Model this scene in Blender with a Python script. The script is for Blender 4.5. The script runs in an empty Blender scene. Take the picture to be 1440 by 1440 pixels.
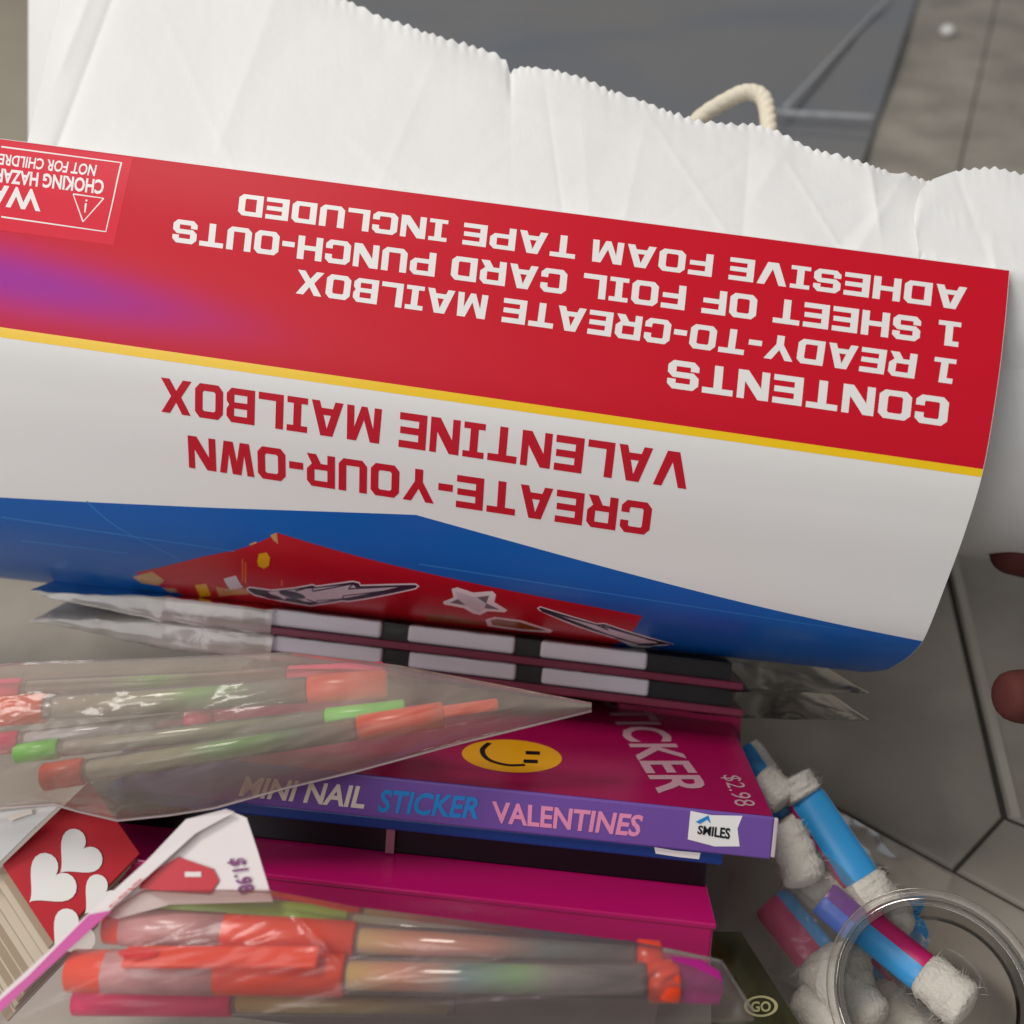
import bpy, bmesh, math, random
from mathutils import Vector, Matrix, Euler, noise
from mathutils.geometry import tessellate_polygon
random.seed(7)
R = math.radians
sc = bpy.context.scene
COL = sc.collection

# ------------------------------------------------------------------ camera
PITCH, HGT, FPX = 42.0, 0.34, 1383.0
cam = bpy.data.cameras.new('camera')
cam_o = bpy.data.objects.new('camera', cam)
COL.objects.link(cam_o)
cam_o.location = (0, 0, HGT)
cam_o.rotation_euler = (R(90 - PITCH), 0, 0)
cam.sensor_width = 36
cam.sensor_fit = 'HORIZONTAL'
cam.lens = 36 * FPX / 1440
cam.clip_start = 0.01
cam.clip_end = 100
cam.dof.use_dof = True
cam.dof.focus_distance = 0.285
cam.dof.aperture_fstop = cam.lens / 1000 / 0.0036
sc.camera = cam_o
CM = Matrix.Translation((0, 0, HGT)) @ Euler((R(90 - PITCH), 0, 0)).to_matrix().to_4x4()

# ------------------------------------------------------------------ light
w = bpy.data.worlds.new('World')
sc.world = w
w.use_nodes = True
bg = w.node_tree.nodes['Background']
bg.inputs[0].default_value = (0.97, 0.98, 1.0, 1)
bg.inputs[1].default_value = 0.20

def area(name, loc, target, size, power, col, sy=None):
    l = bpy.data.lights.new(name, 'AREA')
    l.energy = power
    l.color = col
    l.size = size
    if sy:
        l.shape = 'RECTANGLE'
        l.size_y = sy
    o = bpy.data.objects.new(name, l)
    COL.objects.link(o)
    o.location = loc
    o.rotation_euler = (Vector(target) - Vector(loc)).to_track_quat('-Z', 'Y').to_euler()
    return o
area('ceiling_lamp', (-0.85, 0.5, 2.0), (0, .3, .1), 0.5, 19, (1.0, 0.96, 0.90))
area('fill_light', (-1.15, -0.75, 1.35), (0, .3, .1), 1.2, 17, (0.99, 0.985, 1.0))  # soft fill added from the front left, not a fixture of the room

sc.view_settings.view_transform = 'Standard'
sc.view_settings.look = 'None'
sc.view_settings.exposure = 0.1
sc.view_settings.gamma = 1
sc.cycles.transparent_max_bounces = 24

# ------------------------------------------------------------------ helpers
def cs(x, y, z):           # photo pixel at view depth z -> camera space
    return Vector(((x - 720) / FPX * z, -(y - 720) / FPX * z, -z))
def W(x, y, z):            # -> world
    return CM @ cs(x, y, z)
def ray(x, y):
    return (CM.to_3x3() @ cs(x, y, 1.0))
CAM = Vector((0, 0, HGT))
def on_plane(x, y, p, n):
    d = ray(x, y)
    return CAM + d * ((p - CAM).dot(n) / d.dot(n))
def G(x, y, z=0.0):
    return on_plane(x, y, Vector((0, 0, z)), Vector((0, 0, 1)))

def lin(c):
    out = []
    for v in c:
        v /= 255
        out.append(v / 12.92 if v <= .04045 else ((v + .055) / 1.055) ** 2.4)
    return (*out, 1)

def nt(m):
    return m.node_tree.nodes, m.node_tree.links

def mat(name, col, rough=.5, spec=.5, var=.06, scale=60, bump=0, bscale=200, metal=0, coat=0, sss=0):
    m = bpy.data.materials.new(name)
    m.use_nodes = True
    n, l = nt(m)
    b = n['Principled BSDF']
    c = lin(col)
    b.inputs['Roughness'].default_value = rough
    b.inputs['Specular IOR Level'].default_value = spec
    b.inputs['Metallic'].default_value = metal
    b.inputs['Coat Weight'].default_value = coat
    b.inputs['Coat Roughness'].default_value = .12
    if sss:
        b.inputs['Subsurface Weight'].default_value = sss
        b.inputs['Subsurface Radius'].default_value = (.004, .0015, .001)
    tc = n.new('ShaderNodeTexCoord')
    no = n.new('ShaderNodeTexNoise')
    no.inputs['Scale'].default_value = scale
    no.inputs['Detail'].default_value = 6
    l.new(tc.outputs['Object'], no.inputs['Vector'])
    mx = n.new('ShaderNodeMix')
    mx.data_type = 'RGBA'
    mx.inputs['A'].default_value = tuple(v * (1 - var) for v in c[:3]) + (1,)
    mx.inputs['B'].default_value = tuple(min(1, v * (1 + var)) for v in c[:3]) + (1,)
    l.new(no.outputs['Fac'], mx.inputs['Factor'])
    l.new(mx.outputs['Result'], b.inputs['Base Color'])
    if bump:
        n2 = n.new('ShaderNodeTexNoise')
        n2.inputs['Scale'].default_value = bscale
        n2.inputs['Detail'].default_value = 5
        l.new(tc.outputs['Object'], n2.inputs['Vector'])
        bp = n.new('ShaderNodeBump')
        bp.inputs['Strength'].default_value = bump
        bp.inputs['Distance'].default_value = .001
        l.new(n2.outputs['Fac'], bp.inputs['Height'])
        l.new(bp.outputs['Normal'], b.inputs['Normal'])
    return m

def film_mat(name, haze=.10, tint=(245, 243, 240), rough=.1, bump=.25, bscale=90, hazecol=(235, 230, 224), stretch=(1, 1, 1), gloss=1.5):
    m = bpy.data.materials.new(name)
    m.use_nodes = True
    n, l = nt(m)
    n.remove(n['Principled BSDF'])
    out = n['Material Output']
    tr = n.new('ShaderNodeBsdfTransparent')
    tr.inputs[0].default_value = lin(tint)
    df = n.new('ShaderNodeBsdfDiffuse')
    df.inputs[0].default_value = lin(hazecol)
    gl = n.new('ShaderNodeBsdfGlossy')
    gl.inputs['Roughness'].default_value = rough
    m1 = n.new('ShaderNodeMixShader')
    tc = n.new('ShaderNodeTexCoord')
    mp = n.new('ShaderNodeMapping')
    mp.inputs['Scale'].default_value = stretch
    l.new(tc.outputs['Object'], mp.inputs['Vector'])
    nz = n.new('ShaderNodeTexNoise')
    nz.inputs['Scale'].default_value = bscale
    nz.inputs['Detail'].default_value = 7
    nz.inputs['Distortion'].default_value = .6
    l.new(mp.outputs['Vector'], nz.inputs['Vector'])
    mr = n.new('ShaderNodeMapRange')
    mr.inputs['From Min'].default_value = .3
    mr.inputs['From Max'].default_value = .75
    mr.inputs['To Min'].default_value = haze * .85
    mr.inputs['To Max'].default_value = haze * 1.15
    l.new(nz.outputs['Fac'], mr.inputs['Value'])
    l.new(mr.outputs['Result'], m1.inputs['Fac'])
    l.new(tr.outputs[0], m1.inputs[1])
    l.new(df.outputs[0], m1.inputs[2])
    bp = n.new('ShaderNodeBump')
    bp.inputs['Strength'].default_value = bump
    bp.inputs['Distance'].default_value = .0015
    l.new(nz.outputs['Fac'], bp.inputs['Height'])
    l.new(bp.outputs['Normal'], gl.inputs['Normal'])
    fr = n.new('ShaderNodeFresnel')
    fr.inputs['IOR'].default_value = gloss
    l.new(bp.outputs['Normal'], fr.inputs['Normal'])
    m2 = n.new('ShaderNodeMixShader')
    l.new(fr.outputs[0], m2.inputs['Fac'])
    l.new(m1.outputs[0], m2.inputs[1])
    l.new(gl.outputs[0], m2.inputs[2])
    l.new(m2.outputs[0], out.inputs['Surface'])
    return m

LOC = {}
def tag(o, label=None, cat=None, group=None, kind=None):
    if label: o['label'] = label
    if cat: o['category'] = cat
    if group: o['group'] = group
    if kind: o['kind'] = kind
    return o
def thing(name, loc, label, cat, group=None):
    o = bpy.data.objects.new(name, None)
    COL.objects.link(o)
    o.empty_display_size = .01
    o.location = loc
    LOC[o] = Vector(loc)
    return tag(o, label, cat, group)
def mesh(name, verts, faces, m, parent=None, smooth=False):
    base = LOC[parent] if parent is not None else Vector((0, 0, 0))
    me = bpy.data.meshes.new(name)
    me.from_pydata([tuple(Vector(v) - base) for v in verts], [], faces)
    me.materials.append(m)
    if smooth:
        for p in me.polygons:
            p.use_smooth = True
    bm = bmesh.new()
    bm.from_mesh(me)
    bmesh.ops.recalc_face_normals(bm, faces=bm.faces)
    bm.to_mesh(me)
    bm.free()
    o = bpy.data.objects.new(name, me)
    COL.objects.link(o)
    if parent is not None:
        o.parent = parent
        LOC[o] = base.copy()
    else:
        LOC[o] = Vector((0, 0, 0))
    return o
def bev(o, wd, seg=2):
    md = o.modifiers.new('bevel', 'BEVEL')
    md.width = wd
    md.segments = seg
    md.limit_method = 'ANGLE'
    return o
def solid(o, t, off=0):
    md = o.modifiers.new('solidify', 'SOLIDIFY')
    md.thickness = t
    md.offset = off
    es = o.modifiers.new('split', 'EDGE_SPLIT')
    es.split_angle = R(50)
    return o
def grid(fn, nu, nv):
    v = [fn(i / nu, j / nv) for j in range(nv + 1) for i in range(nu + 1)]
    k = nu + 1
    f = [(j * k + i, j * k + i + 1, (j + 1) * k + i + 1, (j + 1) * k + i) for j in range(nv) for i in range(nu)]
    return v, f
def boxvf(o, a, b, c, A, B, C):   # origin + ranges along axes
    v = []
    for z in C:
        for y in B:
            for x in A:
                v.append(o + a * x + b * y + c * z)
    return v, [(0, 2, 3, 1), (4, 5, 7, 6), (0, 1, 5, 4), (2, 6, 7, 3), (0, 4, 6, 2), (1, 3, 7, 5)]
def tube(path, rad, seg=12, caps=True):
    v, f = [], []
    n = len(path)
    up = None
    for i, p in enumerate(path):
        t = (path[min(i + 1, n - 1)] - path[max(i - 1, 0)]).normalized()
        if up is None:
            up = t.orthogonal().normalized()
        up = (up - t * up.dot(t)).normalized()
        s = t.cross(up)
        r = rad[i] if isinstance(rad, (list, tuple)) else rad
        for k in range(seg):
            a = 2 * math.pi * k / seg
            v.append(p + up * (r * math.cos(a)) + s * (r * math.sin(a)))
    for i in range(n - 1):
        for k in range(seg):
            f.append((i * seg + k, i * seg + (k + 1) % seg, (i + 1) * seg + (k + 1) % seg, (i + 1) * seg + k))
    if caps:
        f.append(tuple(range(seg)))
        f.append(tuple((n - 1) * seg + k for k in range(seg)))
    return v, f
def catmull(pts, n):
    out = []
    m = len(pts)
    for i in range(n + 1):
        t = i / n * (m - 1)
        k = min(int(t), m - 2)
        u = t - k
        p0, p1, p2, p3 = pts[max(k - 1, 0)], pts[k], pts[k + 1], pts[min(k + 2, m - 1)]
        out.append(.5 * ((2 * p1) + (p2 - p0) * u + (2 * p0 - 5 * p1 + 4 * p2 - p3) * u * u + (3 * p1 - p0 - 3 * p2 + p3) * u ** 3))
    return out
def interp(tab, x):
    if x <= tab[0][0]: return tab[0][1]
    for (a, b), (c, d) in zip(tab, tab[1:]):
        if x <= c: return b + (d - b) * (x - a) / (c - a)
    return tab[-1][1]

# 2-D shapes: list of loops (outer, holes) -> verts, tris ; sliced finely so they hug curved surfaces
def tess(loops):
    L = [[Vector((x, y, 0)) for x, y in lp] for lp in loops]
    flat = [p for lp in L for p in lp]
    return [(p.x, p.y) for p in flat], [tuple(t) for t in tessellate_polygon(L)]
def slice2d(verts, tris, cuts_y=(), cuts_x=()):
    bm = bmesh.new()
    vs = [bm.verts.new((x, y, 0)) for x, y in verts]
    for t in tris:
        try: bm.faces.new([vs[i] for i in t])
        except ValueError: pass
    bmesh.ops.remove_doubles(bm, verts=bm.verts, dist=1e-7)
    for c in cuts_y:
        bmesh.ops.bisect_plane(bm, geom=bm.verts[:] + bm.edges[:] + bm.faces[:], plane_co=(0, c, 0), plane_no=(0, 1, 0))
    for c in cuts_x:
        bmesh.ops.bisect_plane(bm, geom=bm.verts[:] + bm.edges[:] + bm.faces[:], plane_co=(c, 0, 0), plane_no=(1, 0, 0))
    bm.verts.index_update()
    v = [(p.co.x, p.co.y) for p in bm.verts]
    f = [tuple(q.index for q in fc.verts) for fc in bm.faces]
    bm.free()
    return v, f

# blocky chamfered lettering
tv, th, c = .27, .205, .17
def chr_rect(x0, y0, x1, y1, k):
    return [(x0 + k, y0), (x1 - k, y0), (x1, y0 + k), (x1, y1 - k), (x1 - k, y1), (x0 + k, y1), (x0, y1 - k), (x0, y0 + k)]
GL = {
 'O': (1, [chr_rect(0, 0, 1, 1, c), chr_rect(tv, th, 1 - tv, 1 - th, .05)]),
 'D': (1, [[(0, 0), (1 - c, 0), (1, c), (1, 1 - c), (1 - c, 1), (0, 1)], [(tv, th), (1 - tv - .04, th), (1 - tv, th + .05), (1 - tv, 1 - th - .05), (1 - tv - .04, 1 - th), (tv, 1 - th)]]),
 'C': (1, [[(1, .38), (1, c), (1 - c, 0), (c, 0), (0, c), (0, 1 - c), (c, 1), (1 - c, 1), (1, 1 - c), (1, .62), (1 - tv, .62), (1 - tv, 1 - th - .04), (1 - tv - .04, 1 - th), (tv + .04, 1 - th), (tv, 1 - th - .04), (tv, th + .04), (tv + .04, th), (1 - tv - .04, th), (1 - tv, th + .04), (1 - tv, .38)]]),
 'E': (.93, [[(0, 0), (.93, 0), (.93, th), (tv, th), (tv, .4), (.9, .4), (.9, .6), (tv, .6), (tv, 1 - th), (.93, 1 - th), (.93, 1), (0, 1)]]),
 'F': (.9, [[(0, 0), (tv, 0), (tv, .36), (.86, .36), (.86, .56), (tv, .56), (tv, 1 - th), (.9, 1 - th), (.9, 1), (0, 1)]]),
 'H': (1, [[(0, 0), (tv, 0), (tv, .4), (1 - tv, .4), (1 - tv, 0), (1, 0), (1, 1), (1 - tv, 1), (1 - tv, .6), (tv, .6), (tv, 1), (0, 1)]]),
 'L': (.88, [[(0, 0), (.88, 0), (.88, th), (tv, th), (tv, 1), (0, 1)]]),
 'T': (.98, [[(.49 - tv / 2, 0), (.49 + tv / 2, 0), (.49 + tv / 2, 1 - th), (.98, 1 - th), (.98, 1), (0, 1), (0, 1 - th), (.49 - tv / 2, 1 - th)]]),
 'I': (.72, [[(0, 0), (.72, 0), (.72, .18), (.36 + tv / 2, .18), (.36 + tv / 2, .82), (.72, .82), (.72, 1), (0, 1), (0, .82), (.36 - tv / 2, .82), (.36 - tv / 2, .18), (0, .18)]]),
 'N': (1, [[(0, 0), (tv - .02, 0), (tv - .02, .6), (.68, 0), (1, 0), (1, 1), (.77, 1), (.77, .4), (.33, 1), (0, 1)]]),
 'M': (1.2, [[(0, 0), (.25, 0), (.27, .62), (.5, 0), (.7, 0), (.93, .62), (.95, 0), (1.2, 0), (1.16, 1), (.84, 1), (.6, .38), (.36, 1), (.04, 1)]]),
 'W': (1.25, [[(0, 1), (.17, 0), (.5, 0), (.625, .6), (.75, 0), (1.08, 0), (1.25, 1), (1.0, 1), (.9, .38), (.78, 1), (.47, 1), (.35, .38), (.25, 1)]]),
 'A': (1.1, [[(0, 0), (.28, 0), (.35, .2), (.75, .2), (.82, 0), (1.1, 0), (.76, 1), (.34, 1)], [(.42, .4), (.68, .4), (.55, .8)]]),
 'V': (1.1, [[(0, 1), (.28, 1), (.55, .3), (.82, 1), (1.1, 1), (.75, 0), (.35, 0)]]),
 'X': (1.1, [[(0, 0), (.31, 0), (.55, .33), (.79, 0), (1.1, 0), (.73, .5), (1.08, 1), (.77, 1), (.55, .67), (.33, 1), (.02, 1), (.37, .5)]]),
 'Y': (1.1, [[(.41, 0), (.69, 0), (.69, .38), (1.1, 1), (.8, 1), (.55, .6), (.3, 1), (0, 1), (.41, .38)]]),
 'P': (1, [[(0, 0), (tv, 0), (tv, .3), (1 - c, .3), (1, .3 + c), (1, 1 - c), (1 - c, 1), (0, 1)], [(tv, .49), (1 - tv, .49), (1 - tv, .81), (tv, .81)]]),
 'R': (1, [[(0, 0), (tv, 0), (tv, .28), (.5, .28), (.67, 0), (1, 0), (.82, .3), (1, .3 + c), (1, 1 - c), (1 - c, 1), (0, 1)], [(tv, .47), (1 - tv, .47), (1 - tv, .81), (tv, .81)]]),
 'B': (1, [[(0, 0), (1 - c, 0), (1, c), (1, .38), (.91, .5), (1, .62), (1, 1 - c), (1 - c, 1), (0, 1)], [(tv, .19), (1 - tv, .19), (1 - tv, .41), (tv, .41)], [(tv, .59), (1 - tv, .59), (1 - tv, .81), (tv, .81)]]),
 'S': (1, [[(0, .35), (0, c), (c, 0), (1 - c, 0), (1, c), (1, .44), (1 - c, .6), (tv, .6), (tv, 1 - th), (1 - tv, 1 - th), (1 - tv, .66), (1, .66), (1, 1 - c), (1 - c, 1), (c, 1), (0, 1 - c), (0, .56), (c, .4), (1 - tv, .4), (1 - tv, th), (tv, th), (tv, .35)]]),
 'U': (1, [[(0, 1), (0, c), (c, 0), (1 - c, 0), (1, c), (1, 1), (1 - tv, 1), (1 - tv, th), (tv, th), (tv, 1)]]),
 '1': (.8, [[(0, 0), (.8, 0), (.8, .19), (.54, .19), (.54, 1), (.04, 1), (.04, .8), (.27, .8), (.27, .19), (0, .19)]]),
 '-': (.5, [[(0, .33), (.5, .33), (.5, .55), (0, .55)]]),
}
def block_text(s, gap=.13, space=.5):
    V, F, x = [], [], 0
    for ch in s:
        if ch == ' ':
            x += space
            continue
        wd, loops = GL[ch]
        v, f = tess(loops)
        v, f = slice2d(v, f, (.25, .5, .75))
        k = len(V)
        V += [(px + x, py) for px, py in v]
        F += [tuple(i + k for i in t) for t in f]
        x += wd + gap
    wid = x - gap
    return [(a / wid, b) for a, b in V], F
def font_text(s, bold=0, shear=0, space=1.0):
    cu = bpy.data.curves.new('t', 'FONT')
    cu.body = s
    cu.offset = bold
    cu.shear = shear
    cu.space_character = space
    cu.resolution_u = 3
    ob = bpy.data.objects.new('t', cu)
    COL.objects.link(ob)
    dg = bpy.context.evaluated_depsgraph_get()
    me = ob.evaluated_get(dg).to_mesh()
    v = [(p.co.x, p.co.y) for p in me.vertices]
    f = [tuple(p.vertices) for p in me.polygons]
    ob.evaluated_get(dg).to_mesh_clear()
    bpy.data.objects.remove(ob)
    bpy.data.curves.remove(cu)
    xs = [a for a, b in v]
    ys = [b for a, b in v]
    x0, x1, y1 = min(xs), max(xs), max(ys)
    y0 = min(ys)
    return [((a - x0) / (x1 - x0), (b - y0) / (y1 - y0)) for a, b in v], f

# ------------------------------------------------------------------ materials
M_red = None
M_floor = mat('stone_tile', (158, 150, 139), .42, .45, .20, 16, .25, 60)
n_, l_ = nt(M_floor)
mxf = [q for q in n_ if q.type == 'MIX'][0]
nzf = [q for q in n_ if q.type == 'TEX_NOISE'][0]
crf = n_.new('ShaderNodeValToRGB')
crf.color_ramp.elements[0].position = .36
crf.color_ramp.elements[1].position = .66
l_.new(nzf.outputs['Fac'], crf.inputs[0])
l_.new(crf.outputs[0], mxf.inputs['Factor'])
M_grout = mat('grout', (70, 66, 62), .9, .2, .2, 80)
M_paper = mat('white_paper', (236, 235, 233), .75, .2, .02, 30, .12, 260)
M_ropem = mat('cream_cotton', (236, 226, 204), .9, .1, .08, 400, .3, 900)
M_yel = mat('yellow_print', (250, 204, 20), .32, .5, .02)
M_white_ink = mat('white_print', (236, 234, 230), .35, .5, .02)
M_red_ink = mat('red_print', (200, 16, 40), .32, .5, .03)
M_lblred = mat('label_red', (218, 20, 50), .42, .25, .03)

# ------------------------------------------------------------------ floor of flagstones
ground = mesh('floor', [(-6, -3, -.0017), (6, -3, -.0017), (6, 9, -.0017), (-6, 9, -.0017)], [(0, 1, 2, 3)], M_grout)
tag(ground, kind='structure')
def inset_poly(p, g):
    n = len(p)
    a = sum(p[i].x * p[(i + 1) % n].y - p[(i + 1) % n].x * p[i].y for i in range(n))
    if a < 0: p = p[::-1]
    out = []
    for i in range(n):
        e0 = (p[i] - p[i - 1]).normalized()
        e1 = (p[(i + 1) % n] - p[i]).normalized()
        n0, n1 = Vector((-e0.y, e0.x)), Vector((-e1.y, e1.x))
        b = (n0 + n1)
        b /= max(.3, b.dot(n0))
        out.append(p[i] + b * g)
    return out
def tile(poly, name='flagstone', g=.0006):
    p = inset_poly([Vector(q[:2]) for q in poly], g)
    rings = [(p, -.0038), (p, -.0012), (inset_poly(p, .0005), -.0004), (inset_poly(p, .0016), 0)]
    v, f = [], []
    n = len(p)
    for q, z in rings:
        v += [Vector((a.x, a.y, z)) for a in q]
    for r in range(3):
        for i in range(n):
            f.append((r * n + i, r * n + (i + 1) % n, (r + 1) * n + (i + 1) % n, (r + 1) * n + i))
    f.append(tuple(3 * n + i for i in range(n)))
    return mesh(name, v, f, M_floor, ground)
J = G(1412, 1148).xy
Mp = G(1342, 1224).xy
K = G(1340, 840).xy
L3 = (G(1040, 1060).xy - Mp).normalized()
L1 = (K - J).normalized()
T0 = G(1350, 235).xy
T1 = G(1402, 0).xy
TD = (T1 - T0).normalized()
Nf = Mp + L3 * .62
K2 = J + L1 * .46
JR = J + Vector((math.cos(R(-28)), math.sin(R(-28)))) * .8
ME = Mp - L3 * .8
Vx = Vector
tile([K2, J, Mp, Nf, Vx((-.45, .72))])
LS = Vector((-L1.y, L1.x)) * -1
if LS.x < 0: LS = -LS
tile([K2 + LS * .0014, J + LS * .0014, JR, Vx((1.4, .5))])
M_edgep = mat('pale_tile_edge', (186, 178, 166), .6, .3, .1)
q_ = [J + LS * .0026, J + LS * .0062, K2 + LS * .0068, K2 + LS * .0026]
mesh('tile_edge_strip', [Vector((a.x, a.y, z)) for z in (.0, .0007) for a in q_], [(0, 1, 2, 3), (4, 5, 6, 7), (0, 1, 5, 4), (1, 2, 6, 5), (2, 3, 7, 6), (3, 0, 4, 7)], M_edgep, ground)
tile([J, Mp, ME, JR])
tile([Nf, Mp, ME, Vx((.4, -.9)), Vx((-.9, -.6))])
tile([Nf, Vx((-.9, -.6)), Vx((-1.5, .9)), Vx((-.45, .72))])
A0 = T0 - TD * ((T0.y - .62) / TD.y) * .55
F0 = T0 + TD * 3
tile([Vx((-.45, .72)), K2, A0, F0, Vx((.2, 3.6)), Vx((-.5, 2.2))])
tile([K2, Vx((1.4, .5)), Vx((2.8, 1.6)), F0, A0])
tile([Vx((-.45, .72)), Vx((-.5, 2.2)), Vx((-2.4, 2.4)), Vx((-1.5, .9))])
tile([Vx((-.5, 2.2)), Vx((.2, 3.6)), Vx((-1.2, 5)), Vx((-3, 4)), Vx((-2.4, 2.4))])
tile([F0, Vx((2.8, 1.6)), Vx((5, 4)), Vx((2, 6)), Vx((.2, 3.6))])

# ------------------------------------------------------------------ mailbox sleeve: ruled surface between two profiles
prof = [(1420, 380), (1413, 460), (1402, 550), (1383, 660), (1358, 745), (1330, 822), (1302, 893), (1285, 917), (1262, 934), (1240, 943)]
ZR, RAT = .270, 1.10
P0 = cs(*prof[0], ZR)
L0 = cs(0, 195, ZR * RAT)
AX = (P0 - L0).normalized()
ER = []
for x, y in prof:
    d = cs(x, y, 1.0)
    ER.append(d * (P0.dot(AX) / d.dot(AX)))
ER += [ER[-1] + Vector((-.004, -.002, -.016)), ER[-1] + Vector((-.002, .006, -.030))]
yl = [187, 262, 347, 452, 538, 622, 700, 740, 775, 797, 806, 790]
UL = -60
L0 = cs(UL, 187, ZR * (RAT + .0065))
EL = []
for p, q in zip(ER, yl):
    z = -L0.z + (-p.z - ZR) * 1.02
    EL.append(Vector(((UL - 720) / FPX * z, -(q - 720) / FPX * z, -z)))
NS = 220
CR, CL = catmull(ER, NS), catmull(EL, NS)
def S(u, v, off=0):        # camera space -> world
    def at(Cv, v):
        t = min(max(v, 0), 1) * NS
        k = min(int(t), NS - 1)
        return Cv[k].lerp(Cv[k + 1], t - k)
    a, b = at(CL, v), at(CR, v)
    p = a.lerp(b, u)
    if off:
        tvn = at(CR, min(v + .01, 1)).lerp(at(CL, min(v + .01, 1)), 1 - u) - at(CR, max(v - .01, 0)).lerp(at(CL, max(v - .01, 0)), 1 - u)
        n = (b - a).cross(tvn).normalized()
        p = p + n * off * SGN
    return CM @ p
SGN = 1
a_, b_ = S(.5, .3), S(.5, .3, .001)
if (b_ - CAM).length > (a_ - CAM).length: SGN = -1
CMI = CM.inverted()
def pix(P):
    q = CMI @ P
    return 720 + FPX * q.x / -q.z, 720 - FPX * q.y / -q.z
def inv(x, y, v0=.4):      # photo pixel -> (u, v) on the sleeve
    u, v = x / 1440, v0
    best = (1e9, u, v)
    for s in range(0, 46):
        vv = s / 50
        a, b = pix(S(0, vv)), pix(S(1, vv))
        t = (x - a[0]) / (b[0] - a[0])
        yy = pix(S(t, vv))[1]
        if abs(yy - y) < best[0]: best = (abs(yy - y), t, vv)
    _, u, v = best
    for _ in range(12):
        p = pix(S(u, v))
        h = 1e-3
        pu, pv = pix(S(u + h, v)), pix(S(u, v + h))
        a, b, c2, d = (pu[0] - p[0]) / h, (pv[0] - p[0]) / h, (pu[1] - p[1]) / h, (pv[1] - p[1]) / h
        det = a * d - b * c2
        if abs(det) < 1: break
        ex, ey = x - p[0], y - p[1]
        u += max(-.05, min(.05, (d * ex - b * ey) / det))
        v += max(-.03, min(.03, (-c2 * ex + a * ey) / det))
        v = min(max(v, 0), .95)
    return u, v

mail = thing('mailbox_carton', S(.5, .95), 'red, white and blue glossy card mailbox sleeve with upside down lettering and curved lower edge', 'box')
def card_material():
    m = mat('glossy_card', (236, 234, 231), .34, .5, .015, 40, .03, 300)
    return m
M_card = card_material()
M_card.node_tree.nodes['Principled BSDF'].inputs['Roughness'].default_value = .42
# outer shell with a back that closes it
back = []
def sleeve():
    nv, nu = 220, 24
    v, f = grid(lambda i, j: S(-.22 + 1.22 * i, j), nu, nv)
    k = nu + 1
    base = len(v)
    # straight back panel from the far lower edge up to the top edge
    nb = 6
    for j in range(1, nb + 1):
        for i in range(k):
            t = j / nb
            uu = -.22 + 1.22 * i / nu
            a, b = S(uu, 1), S(uu, 0)
            q = a.lerp(b, t)
            q += (CM.to_3x3() @ Vector((0, 0, -1))) * (.0022 * t)
            v.append(q)
    rows = [nv * k] + [base + (j - 1) * k for j in range(1, nb + 1)]
    for r0, r1 in zip(rows, rows[1:]):
        f += [(r0 + i, r0 + i + 1, r1 + i + 1, r1 + i) for i in range(nu)]
    # fold joining back to front along the top
    r1 = rows[-1]
    f += [(r1 + i, r1 + i + 1, i + 1, i) for i in range(nu)]
    return v, f
v, f = sleeve()
o = mesh('card_sleeve', v, f, M_card, mail, True)
solid(o, .0005, -1)
def red_material():
    m = bpy.data.materials.new('red_panel_print')
    m.use_nodes = True
    n, l = nt(m)
    b = n['Principled BSDF']
    b.inputs['Roughness'].default_value = .42
    b.inputs['Specular IOR Level'].default_value = .2
    uv = n.new('ShaderNodeUVMap')
    sp = n.new('ShaderNodeSeparateXYZ')
    l.new(uv.outputs[0], sp.inputs[0])
    def math_(op, a, b2):
        q = n.new('ShaderNodeMath')
        q.operation = op
        for i, s in enumerate((a, b2)):
            if isinstance(s, (int, float)): q.inputs[i].default_value = s
            else: l.new(s, q.inputs[i])
        return q.outputs[0]
    # printed violet flare fading to the right
    u, vv = sp.outputs[0], sp.outputs[1]
    cen = math_('ADD', .208, math_('MULTIPLY', u, .07))
    dv = math_('DIVIDE', math_('SUBTRACT', vv, cen), math_('SUBTRACT', .040, math_('MULTIPLY', u, .045)))
    g = math_('POWER', 2.718, math_('MULTIPLY', math_('MULTIPLY', dv, dv), -1.0))
    fall = n.new('ShaderNodeMapRange')
    fall.interpolation_type = 'SMOOTHSTEP'
    for k_, val in (('From Min', .40), ('From Max', .05), ('To Min', 0), ('To Max', 1.0)):
        fall.inputs[k_].default_value = val
    l.new(u, fall.inputs['Value'])
    fac = math_('MULTIPLY', g, fall.outputs[0])
    mx = n.new('ShaderNodeMix')
    mx.data_type = 'RGBA'
    mx.inputs['A'].default_value = lin((203, 18, 40))
    mx.inputs['B'].default_value = lin((160, 28, 150))
    l.new(fac, mx.inputs['Factor'])
    l.new(mx.outputs['Result'], b.inputs['Base Color'])
    return m
M_red = red_material()
def decal_uv(name, loops_uv, m, off, parent=mail, cuts=80, uvmap=False):
    v, f = tess(loops_uv)
    vs = [p[1] for p in v]
    a, b = min(vs), max(vs)
    n = max(2, int((b - a) * cuts * 2.2))
    us = [p[0] for p in v]
    v, f = slice2d(v, f, [a + (b - a) * i / n for i in range(1, n)], [min(us) + (max(us) - min(us)) * i / 6 for i in range(1, 6)] if max(us) - min(us) > .2 else ())
    o = mesh(name, [S(p, q, off) for p, q in v], f, m, parent, True)
    if uvmap:
        ul = o.data.uv_layers.new(name='UVMap')
        for lp in o.data.loops:
            ul.data[lp.index].uv = v[lp.vertex_index]
    return o
def P(pts): return [inv(x, y) for x, y in pts]
ytop = [inv(20, 462.8)[1], inv(1370, 658)[1]]
ybot = [inv(20, 477)[1], inv(1370, 669.5)[1]]
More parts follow.
